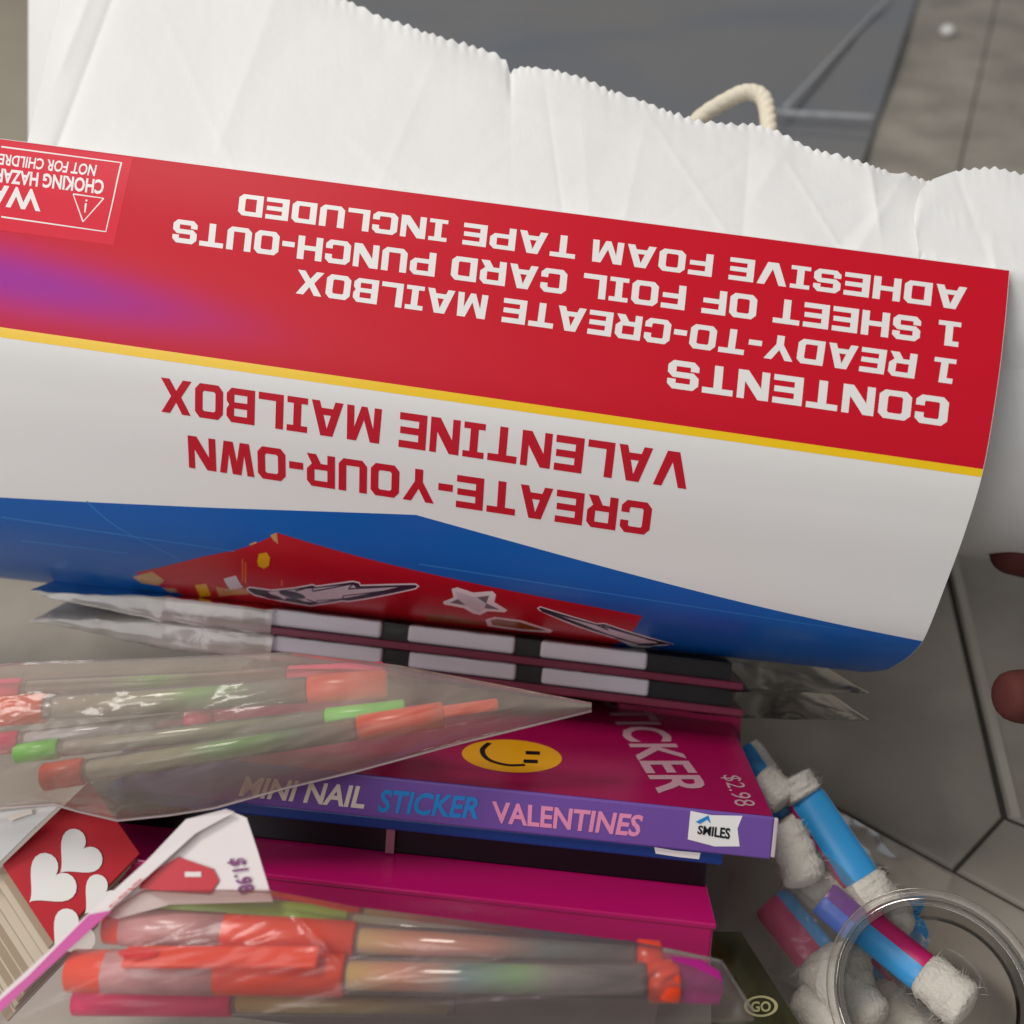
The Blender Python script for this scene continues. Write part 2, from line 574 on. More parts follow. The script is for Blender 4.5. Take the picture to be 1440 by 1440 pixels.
u0, u1 = inv(20, 462)[0], inv(1370, 658)[0]
def lv(tab, u): return tab[0] + (tab[1] - tab[0]) * (u - u0) / (u1 - u0)
E0, E1 = -.22, .9996
decal_uv('red_panel', [[(E0, .0015), (E1, .0015), (E1, lv(ytop, E1)), (E0, lv(ytop, E0))]], M_red, .00004, uvmap=True)
decal_uv('yellow_stripe', [[(E0, lv(ytop, E0)), (E1, lv(ytop, E1)), (E1, lv(ybot, E1)), (E0, lv(ybot, E0))]], M_yel, .00004)
M_blue = mat('blue_print', (0, 92, 176), .3, .5, .08, 14)
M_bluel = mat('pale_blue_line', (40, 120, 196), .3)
bl = [inv(10, 700), inv(300, 714), inv(585, 724), inv(1290, 899)]
decal_uv('blue_panel', [[(E0, bl[0][1] + (bl[1][1] - bl[0][1]) / (bl[1][0] - bl[0][0]) * (E0 - bl[0][0]))] + bl[1:3] + [(E1, bl[3][1] + .004), (E1, .985), (E0, .985)]], M_blue, .00004, cuts=90)
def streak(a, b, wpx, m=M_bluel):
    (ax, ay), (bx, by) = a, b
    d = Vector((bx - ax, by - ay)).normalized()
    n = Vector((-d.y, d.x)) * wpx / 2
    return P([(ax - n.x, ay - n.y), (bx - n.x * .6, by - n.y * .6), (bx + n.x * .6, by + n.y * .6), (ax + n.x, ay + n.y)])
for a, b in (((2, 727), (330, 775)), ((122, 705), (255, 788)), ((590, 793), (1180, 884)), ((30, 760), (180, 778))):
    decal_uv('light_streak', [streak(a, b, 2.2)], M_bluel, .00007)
M_picred = mat('picture_red', (184, 18, 34), .35, .4, .1, 60)
vb = .93
pa = [inv(190, 805), inv(390, 749), inv(903, 866)]
decal_uv('printed_picture', [[pa[0], pa[1], pa[2], (pa[2][0] + .004, vb), (pa[0][0] + .10, vb)]], M_picred, .00007, cuts=90)
M_grey = mat('silver_print', (214, 212, 218), .35, .4, .2, 120)
M_dark = mat('dark_print', (48, 44, 66), .3)
M_pale = mat('pale_outline', (240, 234, 238), .4)
M_brown = mat('bronze_print', (150, 82, 40), .3, .5, .2, 90)
M_gold = mat('gold_print', (222, 168, 16), .3, .5, .2, 200)
M_tan = mat('tan_print', (198, 150, 96), .3, .5, .35, 260)
def q6(pts): return [(180 + x * .30556, 740 + y * .30556) for x, y in pts]
def q7(pts): return [(600 + x * .31944, 800 + y * .31944) for x, y in pts]
def shrink(pts, k):
    p = inset_poly([Vector(q) for q in pts], k)
    return [(a.x, a.y) for a in p]
def sticker(name, outer, inner, m_in):
    o = decal_uv(name, [P(outer)], M_pale, .00010, cuts=90)
    decal_uv('inner_fill', [P(inner)], m_in, .00013, o, cuts=90)
    return o
bolt = q6([(545, 284), (560, 276), (660, 290), (765, 280), (850, 264), (866, 272), (1035, 249), (1066, 256), (1072, 268), (1325, 262), (1342, 275), (1325, 289), (1015, 348), (985, 346), (880, 362), (840, 368), (700, 345), (580, 318), (549, 297)])
o = sticker('lightning_bolt_print', bolt, shrink(bolt, 1.9), M_dark)
decal_uv('silver_core', [P(q6([(640, 300), (770, 290), (856, 284), (1010, 268), (1040, 270), (1050, 281), (1270, 272), (1000, 328), (985, 330), (870, 350), (800, 344), (690, 330), (600, 304)]))], M_grey, .00016, o, cuts=90)
star = q7([(110, 87), (135, 80), (205, 103), (290, 97), (305, 112), (298, 145), (355, 180), (345, 190), (270, 185), (235, 202), (205, 195), (165, 172), (75, 155), (72, 143), (118, 125)])
starin = q7([(128, 96), (205, 122), (276, 114), (262, 150), (325, 178), (255, 173), (228, 190), (172, 160), (100, 147), (137, 130)])
sticker('star_print', star, starin, M_grey)
bolt2 = q7([(485, 172), (500, 163), (750, 238), (782, 236), (950, 290), (990, 302), (1090, 330), (1000, 338), (935, 336), (830, 306), (500, 185)])
o = sticker('lightning_bolt_print', bolt2, shrink(bolt2, 1.5), M_dark)
decal_uv('silver_core', [P(q7([(560, 192), (752, 248), (785, 247), (940, 300), (985, 310), (1020, 324), (935, 326), (840, 298), (700, 246)]))], M_grey, .00016, o, cuts=90)
sticker('bronze_shape_print', q7([(258, 222), (300, 210), (420, 226), (556, 268), (545, 280), (420, 272), (268, 250)]), q7([(280, 225), (310, 218), (415, 234), (530, 270), (420, 264), (290, 246)]), M_brown)
decal_uv('bronze_shape_print', [P(q7([(0, 197), (100, 203), (250, 236), (255, 246), (140, 238), (0, 228)]))], M_brown, .0001, cuts=90)
decal_uv('gold_hexagon_print', [P(q6([(595, 160), (603, 126), (638, 120), (654, 143), (648, 182), (625, 195), (600, 182)]))], M_gold, .0001, cuts=90)
decal_uv('gold_square_print', [P(q6([(308, 270), (360, 263), (382, 318), (330, 326)]))], M_gold, .0001, cuts=90)
for pts, m in (([(655, 40), (685, 28), (692, 82), (668, 62)], M_tan), ([(20, 232), (112, 206), (168, 248), (140, 272), (66, 262)], M_tan), ([(556, 82), (590, 68), (594, 76), (566, 88)], M_tan),
               ([(160, 282), (215, 285), (232, 300), (190, 304)], M_tan), ([(404, 276), (440, 286), (540, 286), (560, 312), (470, 316), (418, 322)], M_tan), ([(440, 240), (496, 226), (530, 282), (470, 290), (450, 262)], M_grey)):
    decal_uv('picture_detail', [P(q6(pts))], m, .0001, cuts=90)
M_orl = mat('orange_line_print', (226, 110, 40), .3)
for x, a, b in ((527, 150, 255), (541, 165, 260), (708, 245, 272)):
    decal_uv('picture_detail', [P(q6([(x - 3, a), (x + 3, a), (x + 3, b), (x - 3, b)]))], M_orl, .0001, cuts=90)

def zigzag(pts, wpx):
    for p, q in zip(pts, pts[1:]):
        decal_uv('dark_outline', [streak(p, q, wpx, M_dark)], M_dark, .00019, bolt_o, cuts=90)
bolt_o = [q for q in mail.children if q.name.startswith('lightning_bolt_print')][0]
zigzag(q6([(770, 296), (848, 276), (850, 297), (1036, 263), (1014, 286), (1318, 272)]), 2.0)
zigzag(q6([(1318, 277), (992, 318), (986, 333), (872, 340), (866, 350), (820, 332)]), 2.0)
for cx, cy, rx, ry in ((612, 303, 46, 13), (660, 322, 52, 11), (756, 313, 62, 16), (770, 340, 46, 9)):
    decal_uv('dark_flame', [P(q6([(cx + rx * math.cos(i * .5236), cy + ry * math.sin(i * .5236) + .2 * rx * math.cos(i * .5236)) for i in range(12)]))], M_dark, .00018, bolt_o, cuts=90)
star_o = [q for q in mail.children if q.name.startswith('star_print')][0]
M_facet = mat('dim_silver', (120, 116, 124), .35, .4, .2, 160)
for tr_ in ([(262, 150), (274, 116), (222, 124)], [(320, 177), (255, 172), (262, 150)], [(102, 147), (137, 131), (172, 158)]):
    decal_uv('star_facet', [P(q7(tr_))], M_facet, .00016, star_o, cuts=90)
bolt_o = [q for q in mail.children if q.name.startswith('lightning_bolt_print')][1]
zigzag(q7([(500, 176), (752, 246), (800, 268), (768, 246), (940, 298), (965, 306), (1080, 332)]), 1.8)
zigzag(q7([(505, 182), (820, 292), (832, 302), (925, 326), (935, 333), (1000, 335)]), 1.8)

def row_text(name, txt, sb, scp, eb, ecp, m, off=.00008, parent=mail, block=True, **k):
    v, f = block_text(txt) if block else font_text(txt, **k)
    if not block:
        v, f = slice2d(v, f, (.33, .66))
    q = [inv(*p) for p in (sb, eb, ecp, scp)]
    # correct for perspective along the row: photo letters shrink to the left evenly in u,v
    vv = []
    for s, t in v:
        a = Vector(q[0]).lerp(Vector(q[1]), s)
        b = Vector(q[3]).lerp(Vector(q[2]), s)
        r = a.lerp(b, t)
        vv.append(S(r.x, r.y, off))
    return mesh(name, vv, f, m, parent)
row_text('lettering', 'ADHESIVE FOAM TAPE INCLUDED', (1360, 404.7), (1356.7, 436.7), (337.5, 272.3), (334.2, 302), M_white_ink)
row_text('lettering', '1 SHEET OF FOIL CARD PUNCH-OUTS', (1352, 454), (1348.7, 488.5), (245, 307.7), (241.7, 340), M_white_ink)
row_text('lettering', '1 READY-TO-CREATE MAILBOX', (1345.3, 506), (1340, 540.3), (419.2, 379.2), (415.3, 412.5), M_white_ink)
row_text('lettering', 'CONTENTS', (1335.3, 560), (1330.8, 600), (940.6, 505.1), (937.2, 544.9), M_white_ink)
row_text('lettering', 'VALENTINE MAILBOX', (971.9, 638.2), (965, 687.8), (226.3, 530.6), (226.3, 578.8), M_red_ink)
row_text('lettering', 'CREATE-YOUR-OWN', (918, 707.8), (912.2, 752.9), (263.8, 611.9), (266, 657.5), M_red_ink)
# warning patch, printed
lab = decal_uv('warning_label', [[(E0, .003)] + [inv(188, 222), inv(160, 345)] + [(E0, inv(5, 326)[1])]], M_lblred, .00007)
def line(a, b, wpx, par=lab, m=M_white_ink):
    decal_uv('frame_line', [streak(a, b, wpx, m)], m, .0001, par)
fr = [(2, 206.5), (171, 229), (149, 326), (2, 305)]
line(fr[0], fr[1], 2.2); line(fr[1], fr[2], 2.2); line(fr[3], fr[2], 2.2)
tri = [(103, 273), (146, 279), (117, 312)]
for i in range(3): line(tri[i], tri[(i + 1) % 3], 2.0)
line((122.5, 281), (121, 283.5), 3); line((121, 286), (119.5, 299), 3)
row_text('lettering', 'NOT FOR CHILDREN', (136.8, 232.3), (133.3, 248.3), (-11, 214.8), (-13, 230.3), M_white_ink, .0001, lab, False, bold=.02)
row_text('lettering', 'CHOKING HAZARD', (147.2, 253.4), (145, 273.8), (-18, 234.5), (-20, 254.5), M_white_ink, .0001, lab, False, bold=.03)
row_text('lettering', 'WARNING', (58.5, 267.5), (57, 298), (-150, 240), (-152, 270), M_white_ink, .0001, lab, False, bold=.03)

# ------------------------------------------------------------------ white paper shopping bag
bag = thing('shopping_bag', W(760, 560, .34), 'white paper shopping bag with pinked top edge and torn nicks behind the mailbox carton', 'paper bag')
TOP = [(-40, -225), (85, -172), (300, -75), (490, 2), (560, 32), (640, 60), (700, 78), (712, 86), (718, 104), (724, 96), (738, 92), (820, 112), (900, 140), (985, 168), (1055, 174), (1090, 182), (1140, 208), (1200, 226), (1250, 240), (1292, 250), (1320, 262), (1380, 270), (1440, 278), (1620, 310)]
def ymail(x): return 195 + .1303 * x
def zmail(x): return 1 / (1 / (ZR * RAT) + (1 / ZR - 1 / (ZR * RAT)) * x / 1420)
def leftedge(y): return 85 - y * .231
def crease(x, y, a, b, wd, amp):
    ax, ay = a
    bx, by = b
    d = Vector((bx - ax, by - ay))
    L = d.length
    d /= L
    s = (x - ax) * d.x + (y - ay) * d.y
    t = (x - ax) * -d.y + (y - ay) * d.x
    e = max(0, -s, s - L) / 40
    return amp * math.exp(-abs(t) / wd) * math.exp(-e * e)
CREASES = [((400, -40), (318, 180), 24, .0016), ((300, -60), (300, 300), 90, -.0012), ((165, -20), (85, 195), 8, -.0020), ((128, -10), (96, 70), 14, .0022), ((600, 110), (545, 235), 6, .0005), ((715, 100), (712, 150), 30, -.0016),
           ((620, 120), (980, 215), 9, .0007), ((900, 205), (880, 300), 10, .0006), ((1055, 190), (1045, 320), 22, -.0015), ((1225, 245), (1232, 290), 12, .0022), ((1225, 300), (1180, 345), 25, -.002), ((1262, 262), (1210, 345), 18, .0016), ((1110, 200), (1075, 255), 14, .001), ((820, 190), (830, 320), 30, .0008), ((240, 40), (330, 240), 3, .0005), ((420, 120), (520, 60), 3, .0004), ((500, 200), (560, 260), 3, .0005), ((690, 230), (760, 170), 3, .0005), ((770, 150), (790, 290), 4, -.0005), ((930, 190), (1010, 310), 3, .0005), ((955, 290), (1060, 215), 3, -.0005), ((1120, 250), (1170, 330), 3, .0006), ((1140, 300), (1240, 270), 4, -.0008), ((1330, 300), (1420, 350), 3, .0006), ((1350, 260), (1380, 340), 4, -.0006), ((1400, 380), (1440, 620), 10, .0008)]
def bag_relief(x, y):
    h = sum(crease(x, y, *c_) for c_ in CREASES)
    q = Vector((x * .0030, y * .0034, 3.1))
    h += .0024 * noise.noise(q) + .0010 * abs(noise.noise(q * 2.1 + Vector((y * .004, 0, 0)))) + .0004 * abs(noise.noise(q * 5)) + .00012 * noise.noise(q * 16)
    return h
def bag_front(s, t):
    # s across (0..1 : -40..1600 px), t from the pinked top (0) to the lower fold (1)
    x = 40 + s * 1560
    ym = ymail(x)
    zt = interp(TOP, x)
    ph = x / 13.4 + 1.1 * noise.noise(Vector((x * .03, 3.3, 0)))
    zt += 5 * noise.noise(Vector((x * .017, 1.7, 0))) + 2.5 * noise.noise(Vector((x * .06, 4.1, 0)))
    tri_ = abs(ph - math.floor(ph) - .5) * 2
    amp = 6.4 * (0.6 + .8 * abs(noise.noise(Vector((x * .013, 2.2, 0)))))
    k1 = .42
    if t < k1:
        q = t / k1
        y = zt + (ym - zt) * q
        y += (amp * (tri_ - .4)) * max(0, 1 - q * 16)
        z = zmail(x) + .0055 + (.00020 * (ym - zt)) * (1 - q) ** 1.1
        xx = x
    else:
        q = (t - k1) / (1 - k1)
        y = ym + 408 * math.sin(q * math.pi / 2)
        z = zmail(x) + .0055 + .024 * q + .062 * q ** 3.2
        xx = x
    le = leftedge(y)
    if s < .25:
        b = (1 - s / .25)
        xx = x + (le - 40) * b
    relief = bag_relief(xx, y)
    curl = .004 * math.exp(-((y - zt) / 26) ** 2) * (.5 + noise.noise(Vector((x * .008, 9, 0)))) if t < k1 else 0
    return W(xx, y, z - relief * .62 + curl)
v, f = grid(bag_front, 660, 74)
o = mesh('front_panel', v, f, M_paper, bag, True)
solid(o, .00018)
# rear panel, lower and further back, and the fold joining both at the bottom
def bag_back(s, t):
    x = 40 + s * 1560
    ym = ymail(x)
    z0 = zmail(x) + .0055 + .024 + .062
    if t < .25:
        q = t / .25
        y = ym + 408 - 30 * q * q
        z = z0 + .012 * math.sin(q * math.pi / 2)
    else:
        q = (t - .25) / .75
        y = ym + 378 + (interp(TOP, x) + 100 - ym - 378) * q
        z = z0 + .012 + .03 * math.sin(q * 2.2)
    return W(x, y, z + .001 * noise.noise(Vector((x * .006, y * .004, 8))))
v, f = grid(bag_back, 120, 30)
o = mesh('rear_panel', v, f, M_paper, bag, True)
solid(o, .00018)
def gusset(s, t):
    a, b = bag_front(0, .02 + t * .96), bag_back(0, 1 - t * .98)
    q = a.lerp(b, s)
    return q + (W(200, 300, .3) - W(100, 300, .3)) * math.sin(s * math.pi) * .35
v, f = grid(gusset, 16, 40)
o = mesh('side_gusset', v, f, M_paper, bag, True)
solid(o, .00018)
# torn flap lapping over the front at the right
FT = [(1286, 330), (1284, 292), (1294, 268), (1312, 252), (1345, 240), (1375, 237), (1400, 236), (1440, 246), (1500, 258), (1600, 280)]
def flap(s, t):
    x = 1285 + s * 300
    yt = interp([(1284, 320), (1286, 292), (1294, 268), (1312, 252), (1345, 240), (1375, 237), (1400, 236), (1440, 246), (1600, 280)], x)
    ph = x / 14.2
    tr = abs(ph - math.floor(ph) - .5) * 2
    if x > 1345: yt += (4 + 7 * abs(noise.noise(Vector((x * .02, 5.5, 0))))) * (tr - .5) * max(0, 1 - t * 8)
    y = yt + (ymail(x) + 150 - yt) * t
    xx = x + 10 * math.sin(t * 3)*(1-s)
    ym = ymail(x)
    q = max(0, (ym - y))
    z = zmail(x) + .0055 + .00020 * q - .0026 - .0012 * math.exp(-(t * 6) ** 2)
    z += max(0, (y - ym)) / 408 * .02 + .0013 * max(0, (t - .8)) * 8
    z -= bag_relief(xx, y) * .8 - .0012 * math.exp(-((y - yt) / 14) ** 2)
    return W(xx, y, z)
v, f = grid(flap, 110, 26)
o = mesh('torn_flap', v, f, M_paper, bag, True)
solid(o, .00018)
# twisted cotton handle
hp = catmull([W(930, 260, .372), W(955, 205, .375), W(985, 166, .378), W(1025, 140, .380), (W(1052, 130, .380)), W(1073, 138, .378), W(1080, 165, .375), W(1082, 200, .371), W(1084, 250, .366)], 140)
rope = []
V, F = [], []
for st in range(3):
    path = []
    for i, p in enumerate(hp):
        t = (hp[min(i + 1, 140)] - hp[max(i - 1, 0)]).normalized()
        e = t.cross(Vector((.3, -.7, .6))).normalized()
        g = t.cross(e)
        a = i * .33 + st * 2.094
        path.append(p + (e * math.cos(a) + g * math.sin(a)) * .0007)
    a, b = tube(path, .0026, 10)
    k = len(V)
    V += a
    F += [tuple(i + k for i in q) for q in b]
mesh('rope_handle', V, F, M_ropem, bag, True)

# ------------------------------------------------------------------ leaning stack of cartons: frame shared by the pile
O_ = cs(1090, 1150, .268)
OL = cs(210, 1059, .2815)
Rr = (O_ - OL).normalized()
D0 = Vector((.096, .087, -.99))
D0 = (D0 - Rr * D0.dot(Rr)).normalized()
Nn = Rr.cross(D0).normalized()
if Nn.y < 0: Nn = -Nn
C3 = CM.to_3x3()
SO, SR, SD, SN = CM @ O_, C3 @ Rr, C3 @ D0, C3 @ Nn
def st(a, d, n): return SO + SR * a + SD * d + SN * n
def carton(name, label, cat, A, D, N, m, bevel=.0006, group=None):
    root = thing(name, st((A[0] + A[1]) / 2, D[0], N[0]), label, cat, group)
    v, f = boxvf(SO, SR, SD, SN, A, D, N)
    o = mesh('carton_body', v, f, m, root)
    bev(o, bevel)
    return root
def quad_text(name, txt, corners, m, parent, n, off=.00015, **k):   # corners: base start, base end, cap end, cap start
    v, f = font_text(txt, **k)
    a, b, c2, d = corners
    vv = [a.lerp(b, s).lerp(d.lerp(c2, s), t) + n * off for s, t in v]
    return mesh(name, vv, f, m, parent)
def flat(name, pts, m, parent, n, off=.00012):
    loops = [[(i, 0) for i in range(3)]]
    fr0 = (pts[1] - pts[0]).normalized()
    fr1 = n.cross(fr0)
    v2 = [((p - pts[0]).dot(fr0), (p - pts[0]).dot(fr1)) for p in pts]
    v, f = tess([v2])
    return mesh(name, [p + n * off for p in pts], f, m, parent)
M_purple = mat('purple_card', (112, 78, 158), .4, .4, .05)
M_mag = mat('magenta_card', (164, 14, 78), .28, .5, .12, 25)
M_cream = mat('cream_ink', (226, 214, 200), .5)
M_pinkink = mat('pink_ink', (226, 140, 178), .5)
M_faint = mat('shade_dimmed_ink', (196, 150, 160), .5)  # pale top lettering, its colour dimmed to stand for shade
M_blueink = mat('blue_ink', (20, 132, 206), .5)
M_smile = mat('smiley_yellow', (240, 172, 20), .35)
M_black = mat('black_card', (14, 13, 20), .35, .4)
M_navy = mat('navy_card', (12, 52, 122), .4)
M_pink = mat('pink_box', (192, 18, 104), .22, .5, .08, 20)
T1_ = .0120
box = carton('sticker_box', 'purple and magenta box with MINI NAIL STICKER VALENTINES on its spine', 'box', (-.185, 0), (0, .12), (-T1_, 0), M_purple)
fn = -SD
def sp(x, y): return on_plane(x, y, st(0, 0, 0), SD)
def tp(x, y): return on_plane(x, y, st(0, 0, 0), SN)
flat('top_panel', [st(-.1845, .0006, 0), st(-.0005, .0006, 0), st(-.0005, .1195, 0), st(-.1845, .1195, 0)], M_mag, box, SN, .00012)
quad_text('lettering', 'MINI NAIL', [sp(335, 1119), sp(512, 1137), sp(516, 1106), sp(343, 1091)], M_cream, box, fn, bold=.028, shear=.12)
quad_text('lettering', 'STICKER', [sp(531, 1142), sp(672, 1152), sp(677, 1121), sp(535, 1109)], M_blueink, box, fn, bold=.028, shear=.12)
quad_text('lettering', 'VALENTINES', [sp(697, 1157), sp(901, 1177), sp(905, 1146), sp(692, 1126)], M_pinkink, box, fn, bold=.028, shear=.15)
lg = flat('logo_patch', [sp(971, 1140), sp(1000, 1146), sp(1044, 1147), sp(1037, 1165), sp(1040, 1190), sp(1005, 1190), sp(967, 1180)], M_white_ink, box, fn)
quad_text('logo_lettering', 'SMILES', [sp(980, 1172), sp(1026, 1180), sp(1027, 1164), sp(982, 1160)], M_black, lg, fn, .0003, bold=.03)
flat('logo_swoosh', [sp(978, 1155), sp(996, 1146), sp(999, 1157), sp(994, 1152), sp(984, 1158)], M_blueink, lg, fn, .0003)
M_edge = mat('raw_card_edge', (196, 180, 184), .7)
v, f = boxvf(SO, SR, SD, SN, (-.0001, .0011), (.0002, .0016), (-T1_ + .0006, -.0004))
bev(mesh('worn_edge', v, f, M_edge, box), .0003)
quad_text('lettering', 'STICKER', [tp(845, 985), tp(925, 1117), tp(1003, 1117), tp(905, 985)], M_faint, box, SN, .0003, bold=.02)
quad_text('lettering', '$2.98', [tp(1012, 1091), tp(1030, 1135), tp(1064, 1135), tp(1040, 1092)], M_faint, box, SN, .0003)
ctr, ex, ey = tp(720, 1063), tp(790, 1066), tp(718, 1041)
sm = flat('smiley_print', [ctr + (ex - ctr) * math.cos(a * R(10)) + (ey - ctr) * math.sin(a * R(10)) for a in range(36)], M_smile, box, SN, .0002)
arc = catmull([tp(*p) for p in ((688, 1046), (678, 1056), (686, 1069), (712, 1077), (738, 1077))], 16)
V = []
for i, p in enumerate(arc):
    t = (arc[min(i + 1, 16)] - arc[max(i - 1, 0)]).normalized()
    s_ = t.cross(SN) * .0008
    V += [p + s_ + SN * .00035, p - s_ + SN * .00035]
mesh('mouth', V, [(2 * i, 2 * i + 1, 2 * i + 3, 2 * i + 2) for i in range(16)], M_black, sm)
for x, y in ((749, 1060), (746, 1072)):
    flat('eye', [tp(x - 10, y - 2.6), tp(x + 10, y - 2), tp(x + 10, y + 2.6), tp(x - 10, y + 2)], M_black, sm, SN, .00035)


nb = carton('thin_blue_box', 'thin dark blue box directly under the purple sticker box', 'box', (-.19, -.0125), (.0014, .115), (-.0158, -T1_ - .0002), M_navy)
lp = Vector(st(0, .0014, 0))
def bp(x, y): return on_plane(x, y, lp, SD)
flat('logo_patch', [bp(920, 1191), bp(950, 1196), bp(985, 1199), bp(983, 1208), bp(955, 1205), bp(922, 1200)], M_white_ink, nb, fn)
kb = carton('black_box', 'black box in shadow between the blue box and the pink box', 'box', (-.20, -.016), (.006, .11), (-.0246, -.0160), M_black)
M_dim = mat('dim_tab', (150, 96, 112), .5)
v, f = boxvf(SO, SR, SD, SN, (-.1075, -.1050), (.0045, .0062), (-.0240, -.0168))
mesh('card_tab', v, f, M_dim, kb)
def rp(x, y, d):  # ray against the plane d = const, returns n
    return (on_plane(x, y, st(0, d, 0), SD) - SO).dot(SN)
pn = min(rp(1000, 1241, .006), -.0249)
pd = (on_plane(990, 1299, st(0, 0, pn), SN) - SO).dot(SD)
par = (on_plane(1004, 1300, st(0, 0, pn), SN) - SO).dot(SR)
pin_ = carton('pink_box', 'glossy hot pink box at the bottom of the stack beside the heart card', 'box', (par - .174, par), (pd, pd + .12), (pn - .0175, pn), M_pink, .0009)
v, f = boxvf(SO, SR, SD, SN, (par - .1735, par + .0006), (pd - .0004, pd + .03), (pn - .0011, pn + .0003))
bev(mesh('lid_rim', v, f, M_pink, pin_), .0004)
# carton holding the pile up from underneath
M_kraft = mat('grey_card', (92, 84, 82), .8, .2, .15, 40)
b0 = st(par - .08, pd + .05, pn - .018)
br = thing('support_carton', (b0.x, b0.y, 0), 'plain grey carton under the leaning stack, hidden in shadow', 'box')
sx = Vector((SR.x, SR.y, 0)).normalized()
sy = Vector((-sx.y, sx.x, 0))
c0 = Vector((b0.x, b0.y, 0))
v, f = [], []
for a in (-.075, .07):
    for b in (-.035, .05):
        p = c0 + sx * a + sy * b
        v.append(p)
        q = p.copy()
        k_ = (st(0, 0, pn - .0185) - p).dot(SN) / SN.z
        q.z = max(.004, p.z + k_)
        v.append(q)
f = [(0, 1, 3, 2), (4, 5, 7, 6), (0, 1, 5, 4), (2, 3, 7, 6), (0, 2, 6, 4), (1, 3, 7, 5)]
mesh('carton_body', v, f, M_kraft, br)

# ------------------------------------------------------------------ two film-wrapped tray packs under the sleeve
M_film = film_mat('clear_film', .012, bump=.1, bscale=90, gloss=1.1)
M_milky = film_mat('milky_film', .5, bump=.3, bscale=70, hazecol=(214, 206, 196))
M_maroon = mat('maroon_card', (120, 26, 64), .35, .5, .15)
M_block = mat('white_block', (216, 216, 228), .5, .4, .03)
def wrapped(label, yoff, zoff, gname):
    A = cs(235, 893 + yoff, .345 + zoff)
    B = cs(945, 978 + yoff, .331 + zoff)
    r_ = (B - A).normalized()
    d_ = Vector((.09, -.03, -.99))
    d_ = (d_ - r_ * d_.dot(r_)).normalized()
    n_ = r_.cross(d_).normalized()
    if n_.y < 0: n_ = -n_
    o0, r_, d_, n_ = CM @ A, C3 @ r_, C3 @ d_, C3 @ n_
    L = (B - A).length
    root = thing('wrapped_tray_pack', o0 + r_ * L / 2, label, 'packet', gname)
    v, f = boxvf(o0, r_, d_, n_, (-.006, L + .024), (0, .075), (-.0026, 0))
    bev(mesh('backing_card', v, f, M_maroon, root), .0004)
    v, f = boxvf(o0, r_, d_, n_, (-.002, L + .020), (.0030, .06), (.0002, .0059))
    mesh('black_tray', v, f, M_black, root)
    px = .340 / FPX
    for x0, x1 in ((-8, 112), (140, 310), (348, 500), (536, 685)):
        v, f = boxvf(o0, r_, d_, n_, (x0 * px, x1 * px), (.0012, .05), (.0003, .0062))
        bev(mesh('white_block', v, f, M_block, root), .0011, 3)
    # film sleeve: over, round the front and pinched past both ends
    def fs(s, t):
        e = -.050 + s * (L + .050 + .066)
        pinch = 1 - .93 * max(0, (-.004 - e) / .046, (e - L - .022) / .044)
        wob = .0006 * noise.noise(Vector((e * 160, t * 7, yoff)))
        prof_ = [(.070, .0067), (.03, .0066), (.001, .0065), (-.0006, .0060), (-.0010, .002), (-.0006, -.0025), (.001, -.0030), (.03, -.0031), (.07, -.0031)]
        k = t * 8
        i = min(int(k), 7)
        a, b = prof_[i], prof_[i + 1]
        d, h = a[0] + (b[0] - a[0]) * (k - i), a[1] + (b[1] - a[1]) * (k - i)
        h = .0015 + (h - .0015) * pinch
        k2 = 1 - max(pinch, 0)
        out_ = -1 if e < 0 else 1
        lift = k2 * (.42 if e < 0 else .16) * (d + .002) + k2 * .0015 * noise.noise(Vector((e * 90, d * 60, yoff)))
        return o0 + r_ * (e - out_ * k2 * d * .35) + d_ * (d + wob) + n_ * (h + wob + lift)
    v, f = grid(lambda s, t: fs(.30 + .70 * s, t), 80, 24)
    mesh('film_wrapper', v, f, M_film, root, True)
    v, f = grid(lambda s, t: fs(.30 * s, t), 30, 24)
    mesh('frosted_film_end', v, f, M_milky, root, True)
    return root
wrapped('upper clear wrapped pack of white blocks touching the underside of the carton', -29, .001, 'wrapped packs of white blocks')
wrapped('lower clear wrapped pack of white blocks lying above the purple sticker box', 8, 0, 'wrapped packs of white blocks')

